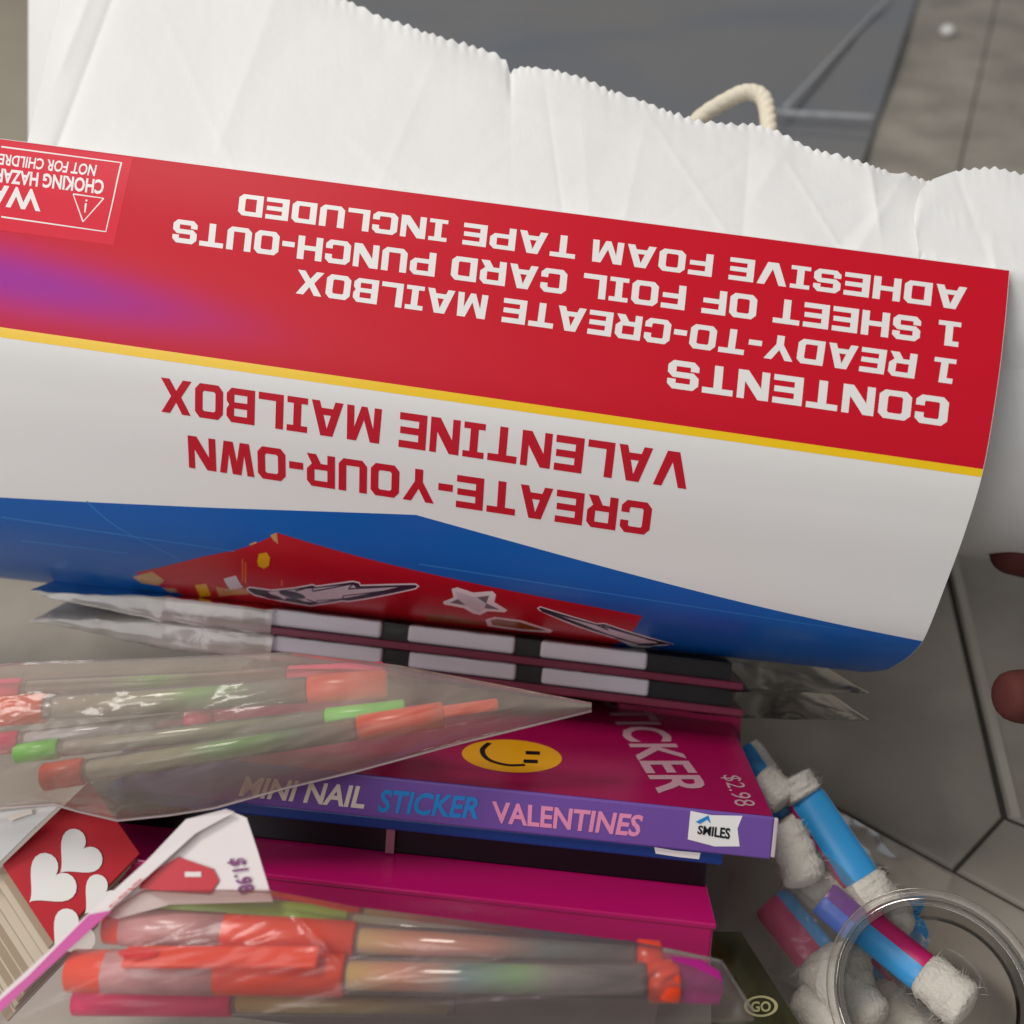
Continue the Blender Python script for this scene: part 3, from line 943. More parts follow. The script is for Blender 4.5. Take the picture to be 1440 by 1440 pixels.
# ------------------------------------------------------------------ pens
M_or = mat('neon_orange', (255, 74, 34), .28, .5, .05)
M_pk = mat('neon_pink', (255, 60, 120), .28, .5, .05)
M_gr = mat('neon_green', (110, 220, 60), .28, .5, .05)
M_ol = mat('dull_green', (150, 186, 62), .4)
M_vio = mat('magenta_tip', (176, 20, 128), .35)
M_tea = mat('teal_ink', (70, 150, 160), .35)
M_yl2 = mat('yellow_ink', (224, 190, 60), .35)
M_barrel = film_mat('clear_barrel', .24, bump=.02, rough=.08, hazecol=(206, 200, 196), gloss=1.55)
M_dot = mat('red_dot', (236, 22, 10), .3)
M_win = mat('grey_window', (206, 150, 150), .25, .5, .3, 160)
def ink(name, length, stops):
    m = bpy.data.materials.new(name)
    m.use_nodes = True
    n, l = nt(m)
    b = n['Principled BSDF']
    b.inputs['Roughness'].default_value = .4
    tc = n.new('ShaderNodeTexCoord')
    sp_ = n.new('ShaderNodeSeparateXYZ')
    l.new(tc.outputs['Object'], sp_.inputs[0])
    mr = n.new('ShaderNodeMapRange')
    mr.inputs['From Min'].default_value = -length / 2
    mr.inputs['From Max'].default_value = length / 2
    l.new(sp_.outputs[0], mr.inputs['Value'])
    cr = n.new('ShaderNodeValToRGB')
    e = cr.color_ramp.elements
    e[0].position, e[0].color = stops[0][0], lin(stops[0][1])
    e[1].position, e[1].color = stops[-1][0], lin(stops[-1][1])
    for p, c_ in stops[1:-1]:
        q = e.new(p)
        q.color = lin(c_)
    l.new(mr.outputs['Result'], cr.inputs[0])
    l.new(cr.outputs[0], b.inputs['Base Color'])
    return m
GRY = (176, 168, 160)
def pen(label, p0, p1, rad, cap, capm, grip, gripm, inks, clip=None, tip=None, windows=()):
    ax = p1 - p0
    root = thing('gel_pen', p0.lerp(p1, .5), label, 'pen', 'gel pens in the clear packets')
    def seg(name, a, b, r0, m, parent=root, r1=None, ends=True):
        r1 = r0 if r1 is None else r1
        pts = [p0 + ax * a, p0 + ax * (a + .004), p0 + ax * (a + (b - a) * .5), p0 + ax * (b - .004), p0 + ax * b]
        v, f = tube(pts, [r0 * .82, r0, (r0 + r1) / 2, r1, r1 * .82], 20)
        return mesh(name, v, f, m, parent, True)
    if cap: seg('cap', cap[0], cap[1], rad * 1.06, capm)
    if grip: seg('grip', grip[0], grip[1], rad * 1.05, gripm)
    lo = cap[1] if cap else 0
    hi = grip[0] if grip else 1
    if hi < lo: lo, hi = (grip[1] if grip else 0), (cap[0] if cap else 1)
    seg('barrel', lo, hi, rad * .93, M_barrel)
    for a, b, m in inks:
        if isinstance(m, list): m = ink('graded_ink', abs(ax.x), m)
        seg('ink_refill', a, b, rad * .72, m)
    for a, b in windows:
        seg('clear_window', a, b, rad * 1.1, M_win)
    if clip and clip[3] > 1:
        n3 = (C3 @ Vector((0, clip[3], 1))).normalized()
        cq = p0 + ax * .125 + n3 * rad * 1.72
        s3 = ax.normalized().cross(n3)
        ad = ax.normalized()
        vv_ = [cq + ad * (.0046 * math.cos(i * R(15))) + s3 * (.0014 * math.sin(i * R(15))) for i in range(24)]
        mesh('red_dot', vv_, [tuple(range(24))], M_dot, root)
    if tip: seg('tip', tip[0], tip[1], rad * .8, tip[2], r1=rad * .7)
    if clip:
        a, b, m, up = clip
        n_ = (C3 @ Vector((0, up, 1))).normalized()
        q0, q1 = p0 + ax * a + n_ * rad * (1.15 if up > 1 else .5), p0 + ax * b + n_ * rad * (1.45 if up > 1 else .3)
        sd = ax.normalized().cross(n_) * rad * (.62 if up > 1 else .5)
        th_ = n_ * rad * .35
        v = [q0 + sd, q0 - sd, q1 - sd, q1 + sd, q0 + sd + th_, q0 - sd + th_, q1 - sd + th_, q1 + sd + th_]
        bev(mesh('clip', v, [(0, 1, 2, 3), (4, 5, 6, 7), (0, 1, 5, 4), (2, 3, 7, 6), (1, 2, 6, 5), (0, 3, 7, 4)], m, root), rad * .2)
    return root
# upper packet, tilted across the pile
pen('neon pink capped pen at the top of the upper packet', W(-90, 975, .266), W(540, 946, .274), .0030, (.0, .19), M_pk, (.78, 1), M_pk, [(.2, .77, [(.2, GRY), (.38, GRY), (.48, (130, 226, 70)), (.58, GRY), (.75, (226, 110, 90))])])
pen('orange pen beneath the pink one with its cap against the left picture edge', W(-110, 1008, .2595), W(545, 962, .2675), .0038, (.0, .262), M_or, (.825, 1), M_or, [(.28, .82, [(.28, GRY), (.5, (176, 180, 130)), (.58, (120, 230, 60)), (.66, (120, 226, 80)), (.73, (110, 160, 150)), (.82, (230, 110, 80))])])
pen('green capped pen in the middle of the upper packet', W(-90, 1072, .2565), W(590, 995, .2650), .0026, (.16, .25), M_gr, (.80, .97), M_gr, [(.26, .8, [(.26, GRY), (.6, (170, 180, 120)), (.8, (150, 150, 120))])])
pen('orange pen with a hooked clip lowest in the upper packet', W(-60, 1112, .2555), W(720, 990, .2640), .0034, (.15, .225), M_or, (.715, .875), M_or, [(.23, .71, [(.23, (214, 208, 190)), (.40, (190, 190, 130)), (.46, (120, 226, 70)), (.55, (120, 220, 90)), (.62, (130, 166, 160)), (.7, (220, 130, 90))])], clip=(.83, .975, M_or, .6))
pen('short pink capped pen peeping in at the left picture edge', W(-120, 1060, .2545), W(300, 1010, .268), .0028, (.0, .34), M_pk, (.9, 1), M_pk, [(.36, .8, M_block)])
# lower packet
pen('dull green pen at the top of the lower packet', W(190, 1266, .2395), W(860, 1340, .2365), .0034, (.0, .45), M_ol, None, M_or, [(.46, .92, [(.46, (150, 160, 80)), (.6, GRY), (.75, (110, 140, 150)), (.92, GRY)])])
pen('middle orange pen of the lower packet with yellow and teal barrel', W(150, 1300, .2360), W(930, 1350, .231), .0041, (.0, .455), M_or, (.955, 1), M_or, [(.46, .95, [(.46, (228, 190, 70)), (.56, (238, 130, 70)), (.70, (230, 130, 90)), (.80, (90, 150, 160)), (.95, (160, 150, 140))])], windows=[(.03, .22)])
pen('orange pen of the lower packet with a long clip and a red oval dot', W(98, 1365, .2300), W(955, 1380, .2255), .0044, (.0, .458), M_or, (.948, 1), M_or, [(.46, .94, [(.46, (232, 200, 70)), (.55, (240, 130, 70)), (.61, (200, 140, 100)), (.65, (70, 150, 160)), (.70, (90, 180, 130)), (.74, (110, 210, 70)), (.80, GRY), (.94, GRY)])], clip=(.10, .42, M_or, 1.5), windows=[(.06, .25)])
pen('neon pink pen lowest in the lower packet under the clip', W(105, 1408, .2345), W(640, 1412, .2310), .0030, (.0, .42), M_pk, None, M_pk, [(.43, .98, M_yl2)])
# film envelopes
def envelope(root, top, bot, x0, x1, z0, z1, bulge, name, m, nu=200, nv=80, seed=0, rough=.0012, crk=False, ridges=()):
    def fn(side):
        def g(s, t):
            x = x0 + (x1 - x0) * s
            a, b = interp(top, x), interp(bot, x)
            y = a + (b - a) * t
            z = z0 + (z1 - z0) * s
            edge = min(1, 5 * t, 5 * (1 - t), 8 * s + .15, 7 * (1 - s))
            bl_ = bulge * (math.sin(math.pi * min(max(t, 0), 1)) ** .7) * min(1, 3 * (1 - s) + .2)
            q = Vector((x * .005, y * .028 + x * .008, seed + side * 5))
            wr = (abs(noise.noise(q)) + .5 * abs(noise.noise(q * 2.3)) + .3 * abs(noise.noise(q * 5))) * rough * edge
            wr += abs(noise.noise(q * 9)) * .00055 * max(0, min(1, (300 - x) / 200)) * edge * (1 if crk else 0)
            rg_ = sum(crease(x, y, *c_) for c_ in ridges)
            return W(x, y, z - (bl_ + wr + rg_) if side > 0 else z + bl_ * .6 + wr)
        return g
    v, f = grid(fn(1), nu, nv)
    mesh(name, v, f, m, root, True)
    v, f = grid(fn(-1), nu // 2, nv // 2)
    mesh('rear_film', v, f, M_rear, root, True)
M_f1 = film_mat('crinkled_film', .24, bump=.05, bscale=60, hazecol=(246, 230, 214), rough=.09, gloss=1.3)
M_rear = film_mat('rear_film', .05, bump=.0, gloss=1.15)
M_f2 = film_mat('pink_tinged_film', .085, bump=.05, bscale=50, hazecol=(240, 216, 220), rough=.16, gloss=1.3)
up = thing('pen_packet', W(350, 1040, .258), 'upper crinkled clear packet of neon pens lying over the purple sticker box', 'packet', 'clear packets of neon pens')
envelope(up, [(-120, 940), (60, 930), (220, 925), (400, 917), (560, 935), (700, 962), (832, 988)],
         [(-120, 1150), (0, 1136), (75, 1130), (110, 1140), (165, 1153), (235, 1146), (300, 1136), (400, 1108), (500, 1084), (640, 1046), (832, 1000)],
         -120, 832, .258, .272, .0150, 'front_film', M_f1, seed=1.3, rough=.0009, crk=True)
lo = thing('pen_packet', W(500, 1360, .235), 'lower clear packet of orange pens with white header card along the bottom of the picture', 'packet', 'clear packets of neon pens')
envelope(lo, [(-60, 1440), (0, 1404), (60, 1350), (150, 1278), (200, 1250), (380, 1252), (500, 1275), (700, 1300), (900, 1325), (1015, 1350), (1060, 1420)],
         [(-60, 1520), (100, 1500), (300, 1490), (600, 1470), (800, 1455), (950, 1440), (1060, 1436)],
         -60, 1060, .236, .2275, .0135, 'front_film', M_f2, seed=4.7, rough=.0009, ridges=[((385, 1424), (560, 1378), 4, .0016), ((560, 1378), (712, 1346), 4, .0016), ((712, 1346), (860, 1368), 3, .0014), ((860, 1368), (985, 1392), 3, .0013), ((640, 1412), (860, 1398), 4, .0015), ((180, 1340), (300, 1330), 6, .001), ((430, 1300), (470, 1345), 5, .0012)])
M_seal = film_mat('film_edge', .55, bump=0, bscale=80, hazecol=(240, 222, 222), rough=.2, gloss=1.4)
v, f = tube([W(x, y, .2578 + .014 * (x + 120) / 952) for x, y in [(-120, 1150), (0, 1137), (75, 1131), (110, 1141), (165, 1154), (235, 1147), (300, 1137), (400, 1109), (500, 1085), (640, 1047), (832, 1000)]], .00035, 6)
mesh('sealed_edge', v, f, M_seal, up, True)
# header card of the lower packet
M_hdr = mat('white_header', (232, 222, 220), .45, .4, .03)
def sheet(name, pts, m, parent, th=.0004, nsub=0):
    v2 = [pix(p) for p in pts]
    v, f = tess([v2])
    o = mesh(name, pts, f, m, parent)
    solid(o, th)
    return o
hz = .2325
def H(x, y, dz=0): return W(x, y, hz + (1275 - y) * .00005 + dz)
hdr = sheet('header_card', [H(128, 1282), H(205, 1212), H(262, 1154), H(320, 1139), H(347, 1150), H(362, 1195), H(384, 1268), H(240, 1272), H(165, 1292)], M_hdr, lo)
M_hred = mat('header_red', (196, 22, 40), .4)
M_hpur = mat('header_purple', (120, 40, 110), .4)
sheet('red_bubble_print', [H(198, 1240, -.0006), H(215, 1226, -.0006), H(250, 1205, -.0006), H(300, 1222, -.0006), H(308, 1238, -.0006), H(296, 1256, -.0006), H(196, 1250, -.0006)], M_hred, hdr, .0001)
def htext(txt, cr, m, par=hdr):
    v, f = font_text(txt, bold=.02)
    a, b, c2, d = [H(x, y, -.0007) for x, y in cr]
    mesh('lettering', [a.lerp(b, s).lerp(d.lerp(c2, s), t) for s, t in v], f, m, par)
htext('$1.98', [(318, 1208), (333, 1258), (358, 1252), (344, 1206)], M_hpur)
sheet('pale_bar_print', [H(260, 1233, -.0008), H(283, 1233, -.0008), H(283, 1226, -.0008), H(260, 1226, -.0008)], M_hdr, hdr, .0001)

# folded lip and the magenta seal strip along the diagonal edge
sheet('header_lip', [H(-20, 1418, -.002), H(60, 1345, -.002), H(128, 1281, -.002), H(205, 1212, -.002), H(262, 1152, -.002), H(318, 1138, -.002), H(330, 1142, -.0016), H(275, 1172, -.0018), H(215, 1226, -.002), H(150, 1284, -.002), H(40, 1374, -.002), H(-20, 1426, -.002)], M_hdr, lo)
v, f = font_text('cele', bold=.02)
cq = [H(150, 1277, -.0031), H(196, 1236, -.0031), H(205, 1234, -.0031), H(160, 1276, -.0031)]
mesh('lettering', [cq[0].lerp(cq[1], s).lerp(cq[3].lerp(cq[2], s), t) for s, t in v], f, M_hred, lo)
M_strip = mat('magenta_seal', (196, 28, 140), .3, .5, .1)
sheet('seal_strip', [H(-20, 1424, -.0028), H(40, 1372, -.0028), H(125, 1286, -.0028), H(158, 1280, -.0028), H(140, 1296, -.0028), H(50, 1378, -.0028), H(-20, 1442, -.0028)], M_strip, lo, .0002)
tipc = sheet('magenta_corner', [W(944, 1346, .2248), W(985, 1350, .2244), (W(1012, 1366, .2242)), W(1018, 1390, .2242), W(1010, 1412, .2242), W(948, 1408, .2248), W(955, 1378, .2246)], M_vio, lo, .0008)

# ------------------------------------------------------------------ heart cards at the left
hc0 = W(-40, 1400, .275)
hearts = thing('heart_card_stack', hc0, 'stack of cream cards topped by a red card with white hearts at the left', 'cards')
cA, cB, cC = W(3, 1216, .262), W(86, 1136, .270), W(75, 1326, .256)
ea, eb = cB - cA, cC - cA
nrm = ea.cross(eb).normalized()
if nrm.dot(CAM - cA) < 0: nrm = -nrm
M_hcard = mat('red_heart_card', (188, 10, 32), .4, .4, .04)
M_cr2 = mat('tan_card', (168, 150, 128), .8, .2, .08, 90)
M_cr = mat('cream_card', (206, 192, 172), .75, .2, .08, 90)
e1 = ea.normalized() * .055
# keep the second axis square to the first
e2 = (eb - ea * (eb.dot(ea) / ea.dot(ea))).normalized() * .075
skew = eb.normalized() * eb.length
def cardquad(base, k, jig):
    a = base - nrm * k
    j = ea.normalized() * jig
    fan = eb.normalized() * 0
    return [a + j, a + ea * 1.5 + j, a + ea * 1.5 + eb * 1.0 + j, a + eb * 1.0 + j]
def slab(name, base, k0, k1, m, jig):
    q0, q1 = cardquad(base, k0, jig), cardquad(base, k1, jig)
    v = q0 + q1
    return bev(mesh(name, v, [(0, 1, 2, 3), (4, 5, 6, 7), (0, 1, 5, 4), (1, 2, 6, 5), (2, 3, 7, 6), (3, 0, 4, 7)], m, hearts), .0002, 1)
top = slab('red_card', cA, 0, .0006, M_hcard, 0)
for k in range(15):
    slab('cream_card', cA, .0010 + k * .0019, .0010 + k * .0019 + .0011, M_cr if k % 2 else M_cr2, -.0016 * (k + 1) + random.uniform(-.0010, .0010))
def heart(cx, cy, sx_, rot):
    pts = []
    for i in range(36):
        t = i / 36 * 2 * math.pi
        x = 16 * math.sin(t) ** 3
        y = 13 * math.cos(t) - 5 * math.cos(2 * t) - 2 * math.cos(3 * t) - math.cos(4 * t)
        x, y = x / 17, y / 17
        X = x * math.cos(rot) - y * math.sin(rot)
        Y = x * math.sin(rot) + y * math.cos(rot)
        p = on_plane(cx + X * sx_, cy - Y * sx_ * 1.05, cA, nrm) + nrm * .0003
        pts.append(p)
    v2 = [pix(p) for p in pts]
    v, f = tess([v2])
    mesh('heart_print', pts, f, M_white_ink, top)
for cx, cy, s_, r_ in ((70, 1240, 40, -.8), (110, 1202, 36, -.8), (100, 1314, 36, -.8), (142, 1262, 32, -.8)):
    heart(cx, cy, s_, r_)
# white folded envelope above it
env = thing('white_card_sleeve', W(20, 1180, .268), 'white folded card with faint print between the upper packet and the red heart card', 'card')
M_wc = mat('pale_card', (206, 204, 202), .6, .3, .03)
sheet('front_fold', [W(-60, 1150, .262), W(60, 1128, .262), W(86, 1130, .263), W(45, 1168, .261), W(-2, 1214, .260), W(-60, 1230, .260)], M_wc, env, .0006)
o = sheet('faint_print', [W(10, 1148, .2608), W(44, 1138, .2612), W(46, 1144, .2611), (W(30, 1149, .2609)), W(14, 1155, .2607)], mat('faint_cream', (226, 214, 200), .6), env, .0001)
# dark cloth-like filler pouch bottom right
M_olive = mat('olive_pouch', (66, 62, 28), .4, .5, .5, 45)
pouch = thing('olive_pouch', W(1090, 1420, .30), 'dark olive patterned pouch with a pale ring print below the pink box', 'pouch')
def pf(s, t):
    x, y = 1000 + s * (42 + 120 * t), 1310 + t * 190
    return W(x, y, .305 - .02 * t - .006 * math.sin(math.pi * s) * math.sin(math.pi * t) - .0012 * noise.noise(Vector((x * .03, y * .03, 4))))
v, f = grid(pf, 30, 30)
o = mesh('pouch_front', v, f, M_olive, pouch, True)
solid(o, .004, -1)
M_ring = mat('pale_ring', (176, 168, 120), .5)
def pp(x, y): return W(x, y, .305 - .02 * (y - 1310) / 190 - .0092)
def ringp(cx, cy, rx, ry, k, n=28):
    return [(cx + rx * k * math.cos(i * 2 * math.pi / n), cy + ry * k * math.sin(i * 2 * math.pi / n)) for i in range(n)]
v, f = tess([ringp(1070, 1415, 24, 15, 1), ringp(1070, 1415, 24, 15, .8)])
rg = mesh('ring_print', [pp(*p) for p in v], f, M_ring, pouch)
v, f = font_text('GO', bold=.03)
mesh('lettering', [pp(1056 + s * 28, 1423 - t * 15) - ray(1070, 1415) * .0002 for s, t in v], f, M_ring, rg)

# ------------------------------------------------------------------ striped sticks with fluffy white ends
M_sblue = mat('sky_blue_stripe', (48, 146, 206), .35, .5, .12, 60)
M_smag = mat('magenta_stripe', (186, 22, 96), .35, .5, .1, 60)
M_sor = mat('orange_stripe', (226, 130, 30), .35)
M_spur = mat('violet_stripe', (112, 30, 150), .3)
M_sbl2 = mat('cobalt_stripe', (40, 100, 220), .25)
M_fluff = mat('fluffy_white', (210, 203, 192), .95, .1, .08, 300, .8, 700)
def fluff(root, p, d, length, rad, seed):
    n = 26
    d = d.normalized()
    up_ = d.orthogonal().normalized()
    s_ = d.cross(up_)
    V, F = [], []
    seg = 22
    for i in range(n + 1):
        t = i / n
        r = rad * (min(1, .82 + t * 2) if t < .85 else math.sqrt(max(.05, 1 - ((t - .85) / .15) ** 2)))
        for k in range(seg):
            a = 2 * math.pi * k / seg
            dr = up_ * math.cos(a) + s_ * math.sin(a)
            q = p + d * (length * t) + dr * r
            h = 1 + .12 * noise.noise(q * 330 + Vector((seed, 0, 0))) + .10 * noise.noise(q * 900)
            V.append(p + d * (length * t) + dr * r * h)
    for i in range(n):
        for k in range(seg):
            F.append((i * seg + k, i * seg + (k + 1) % seg, (i + 1) * seg + (k + 1) % seg, (i + 1) * seg + k))
    F += [tuple(range(seg)), tuple(n * seg + k for k in range(seg))]
    o = mesh('fluffy_end', V, F, M_fluff, root, True)
    # loose fibres
    V, F = [], []
    for i in range(70):
        t = random.random()
        a = random.random() * 6.283
        dr = up_ * math.cos(a) + s_ * math.sin(a)
        b = p + d * (length * t) + dr * rad * .95
        tip = b + dr * rad * random.uniform(.15, .45) + d * random.uniform(-.002, .003) + Vector((random.uniform(-1, 1), random.uniform(-1, 1), random.uniform(-1, 1))) * .001
        w_ = d * .00008
        k = len(V)
        V += [b - w_, b + w_, tip]
        F.append((k, k + 1, k + 2))
    fo = mesh('loose_fibres', V, F, M_fluff, o)
    fo['kind'] = 'stuff'
    return o
def stick(label, p0, p1, rad, stripes, ends, seed):
    root = thing('fluffy_ended_stick', p0.lerp(p1, .5), label, 'stick', 'striped sticks with fluffy ends')
    ax = p1 - p0
    d = ax.normalized()
    vd = (CAM - p0).normalized()
    side = d.cross(vd).normalized()
    vd = side.cross(d)
    # half-round body split lengthwise into coloured strips
    tot = sum(s_[1] for s_ in stripes)
    a0 = -120
    for m, wgt in stripes:
        a1 = a0 + 240 * wgt / tot
        V = []
        na = 10
        for i in range(13):
            t = i / 12
            r = rad * (1 if .03 < t < .97 else .9)
            for k in range(na + 1):
                a = R(a0 + (a1 - a0) * k / na)
                V.append(p0 + ax * t + (side * math.sin(a) + vd * math.cos(a) * .62) * r)
        F = [(i * (na + 1) + k, i * (na + 1) + k + 1, (i + 1) * (na + 1) + k + 1, (i + 1) * (na + 1) + k) for i in range(12) for k in range(na)]
        o = mesh('coloured_strip', V, F, m, root, True)
        solid(o, .0006, 0)
        a0 = a1
    if 0 in ends: fluff(root, p0 + d * .001, -d, ends[0], rad * 1.05, seed)
    if 1 in ends: fluff(root, p1 - d * .001, d, ends[1], rad * 1.22, seed + 3)
    return root
stick('blue and magenta striped stick nearest the floor joint, beside the purple box corner', W(1130, 1118, .335), W(1212, 1240, .322), .0064, [(M_fluff, .6), (M_sblue, 2.0), (M_smag, 1.0)], {0: .008, 1: .021}, 1)
stick('striped stick with an orange line, half hidden at the edge of the olive pouch', W(1085, 1268, .325), W(1150, 1348, .312), .0068, [(M_sblue, 1.4), (M_smag, 1.5), (M_sor, .6)], {1: .026}, 2)
stick('striped stick crossing the clear cup rim, magenta over blue, fluffy white tip', W(1216, 1302, .306), W(1303, 1372, .292), .0058, [(M_smag, 1.2), (M_sblue, 1.5)], {1: .015}, 3)
stick('short violet and cobalt stick just outside the clear cup rim', W(1158, 1262, .318), W(1205, 1303, .313), .0056, [(M_spur, 1.2), (M_sbl2, 1.3)], {}, 4)
def tuft(label, p, d, ln, r, seed):
    root = thing('fluffy_tuft', p, label, 'tuft', 'loose fluffy white rolls')
    fluff(root, p, d, ln, r, seed)
tuft('fluffy white roll just behind the top corner of the purple sticker box', W(1068, 1092, .34), W(1102, 1124, .335) - W(1068, 1092, .34), .0125, .0062, 11)
tuft('fluffy white roll hard against the end of the purple sticker box', W(1100, 1160, .325), W(1132, 1235, .317) - W(1100, 1160, .325), .020, .0068, 12)
tuft('fluffy white roll in the gap between two striped sticks', W(1135, 1232, .328), W(1170, 1262, .325) - W(1135, 1232, .328), .014, .0055, 13)
tuft('fluffy white roll lying inside the clear cup at its left', W(1195, 1330, .312), W(1205, 1420, .300) - W(1195, 1330, .312), .022, .0060, 14)
tuft('fluffy white roll seen behind the rim at the top of the clear cup', W(1205, 1340, .318), W(1290, 1272, .322) - W(1205, 1340, .318), .021, .0036, 15)
tuft('fluffy white roll at the bottom edge of the picture left of the clear cup', W(1128, 1392, .312), W(1168, 1440, .304) - W(1128, 1392, .312), .018, .0062, 21)
tuft('fluffy white roll under the middle of the clear cup', W(1222, 1398, .318), W(1262, 1430, .312) - W(1222, 1398, .318), .02, .0075, 22)
tuft('fluffy white roll in the dark gap left of the violet stick', W(1098, 1246, .335), W(1128, 1268, .332) - W(1098, 1246, .335), .014, .0060, 23)
stick('dim teal ended stick tucked behind the purple box corner', W(1046, 1052, .352), W(1112, 1150, .340), .0060, [(M_fluff, 1), (M_sblue, 1), (M_smag, .7)], {1: .010}, 31)
stick('striped stick lowest in the heap, mostly hidden by the clear cup wall', W(1178, 1330, .330), W(1262, 1424, .318), .0062, [(M_smag, 1), (M_sblue, 1.6), (M_fluff, .6)], {1: .014}, 32)
M_pouchf = film_mat('clear_pouch_film', .10, bump=.1, bscale=40, hazecol=(226, 220, 210), rough=.2, gloss=1.25)
cp = thing('clear_pouch', W(1180, 1220, .325), 'clear film pouch loosely covering the striped sticks beside the purple box', 'pouch')
def cpf(s, t):
    A, B, Cq, Dq = Vector((1040, 1058)), Vector((1338, 1232)), Vector((1262, 1470)), Vector((1015, 1330))
    p = A.lerp(B, s).lerp(Dq.lerp(Cq, s), t)
    z = .358 + (.285 - .358) * (t * .55 + s * .35) - .014 * math.sin(math.pi * s) * math.sin(math.pi * t)
    q = Vector((p.x * .012, p.y * .012, 2))
    return W(p.x, p.y, z - .003 * abs(noise.noise(q)) - .0012 * abs(noise.noise(q * 3)))
v, f = grid(cpf, 60, 60)
mesh('pouch_film', v, f, M_pouchf, cp, True)
disc = thing('blue_disc', W(1278, 1320, .322), 'flat sky blue disc behind the magenta stick in the clear cup', 'disc')
v2 = ringp(1276, 1318, 24, 32, 1, 30)
solid(sheet('disc_body', [W(x, y, .318) for x, y in v2], M_sblue, disc, .002), .002)

# ------------------------------------------------------------------ clear plastic cup lying open towards the viewer
M_cup = film_mat('clear_plastic', .03, bump=.0, rough=.06, gloss=1.25, hazecol=(210, 206, 200))
cc = W(1312, 1402, .268)
caxis = (W(1318, 1402, .33) - cc).normalized()
cu_ = caxis.orthogonal().normalized()
cv_ = caxis.cross(cu_)
cup = thing('clear_cup', cc + caxis * .05, 'clear plastic cup lying with its round rim facing out at lower right', 'cup')
px = .268 / FPX
def lathe(prof_, seg=72):
    V, F = [], []
    for r, h in prof_:
        for k in range(seg):
            a = 2 * math.pi * k / seg
            V.append(cc + caxis * h + (cu_ * math.cos(a) + cv_ * math.sin(a)) * r)
    for i in range(len(prof_) - 1):
        for k in range(seg):
            F.append((i * seg + k, i * seg + (k + 1) % seg, (i + 1) * seg + (k + 1) % seg, (i + 1) * seg + k))
    return V, F
RO = 142 * px
CUPL = cc.z / abs(caxis.z) - RO * .82 * math.sqrt(1 - caxis.z ** 2) - .001
v, f = lathe([(RO * .94, .001), (RO * .93, .008), (RO * .90, .024), (RO * .86, .050), (RO * .82, CUPL), (RO * .4, CUPL + .0004), (.0005, CUPL + .0005)])
mesh('cup_wall', v, f, M_cup, cup, True)
rimp = [(RO * .955 + .0016 * math.cos(a * math.pi / 5), .0016 * math.sin(a * math.pi / 5)) for a in range(11)]
v, f = lathe(rimp)
M_rim = film_mat('clear_rim', .07, bump=0, rough=.1, gloss=1.3)
mesh('rim', v, f, M_rim, cup, True)
rimp = [(RO * .88 + .0007 * math.cos(a * math.pi / 5), .005 + .0007 * math.sin(a * math.pi / 5)) for a in range(11)]
v, f = lathe(rimp)
mesh('inner_ridge', v, f, M_rim, cup, True)

# magenta carton peeping out behind the sticker box
mb = thing('magenta_carton', W(1025, 1020, .36), 'small magenta carton peeping out behind the purple sticker box', 'box')
a, b = W(985, 1000, .355), W(1043, 1005, .352)
r_ = (b - a).normalized()
d_ = (SD - r_ * SD.dot(r_)).normalized()
n_ = r_.cross(d_).normalized()
if n_.z < 0: n_ = -n_
v, f = boxvf(a, r_, d_, n_, (-.03, (b - a).length), (0, .03), (-.012, .002))
bev(mesh('carton_body', v, f, M_mag, mb), .0006)

# ------------------------------------------------------------------ things on the floor behind
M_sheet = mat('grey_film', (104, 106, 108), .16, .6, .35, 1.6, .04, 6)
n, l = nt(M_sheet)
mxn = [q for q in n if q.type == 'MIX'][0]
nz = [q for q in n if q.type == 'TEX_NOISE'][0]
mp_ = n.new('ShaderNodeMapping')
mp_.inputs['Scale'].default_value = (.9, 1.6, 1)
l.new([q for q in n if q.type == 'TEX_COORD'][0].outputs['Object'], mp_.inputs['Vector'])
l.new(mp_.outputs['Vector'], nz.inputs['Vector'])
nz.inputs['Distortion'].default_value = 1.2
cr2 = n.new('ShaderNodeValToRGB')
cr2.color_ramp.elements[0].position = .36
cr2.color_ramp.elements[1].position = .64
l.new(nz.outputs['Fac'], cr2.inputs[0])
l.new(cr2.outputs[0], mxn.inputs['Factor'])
mxn.inputs['A'].default_value = lin((108, 114, 124))  # cool and warm greys paint soft reflections into the sheet colour
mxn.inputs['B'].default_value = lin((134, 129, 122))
sh = thing('plastic_sheet', G(900, 120), 'large dark grey glossy plastic sheet with pale creases spread on floor behind the bag', 'plastic sheet')
def shf(s, t):
    y0, y1 = -.1, 1.0
    A, B, Cq, Dq = G(200, -40).xy, G(1296, -20).xy, G(1200, 270).xy, G(380, 330).xy
    p = A.lerp(B, s).lerp(Dq.lerp(Cq, s), t)
    h = .006 + .010 * abs(noise.noise(Vector((p.x * 4, p.y * 2.2, 1)))) + .004 * noise.noise(Vector((p.x * 12, p.y * 5, 3)))
    return Vector((p.x, p.y, h))
v, f = grid(shf, 100, 70)
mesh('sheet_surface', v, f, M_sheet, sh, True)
M_cl = mat('pale_crease', (176, 178, 182), .4)
for a, b, r0 in (((1104, 152), (1252, -6), .0022), ((1080, 158), (1228, 166), .0028)):
    pts = []
    for i in range(25):
        x, y = a[0] + (b[0] - a[0]) * i / 24, a[1] + (b[1] - a[1]) * i / 24
        pts.append(G(x, y, .0165 + .001 * noise.noise(Vector((i * .4, 0, 0)))))
    v, f = tube(pts, r0, 8)
    mesh('raised_crease', v, f, M_cl, sh, True)
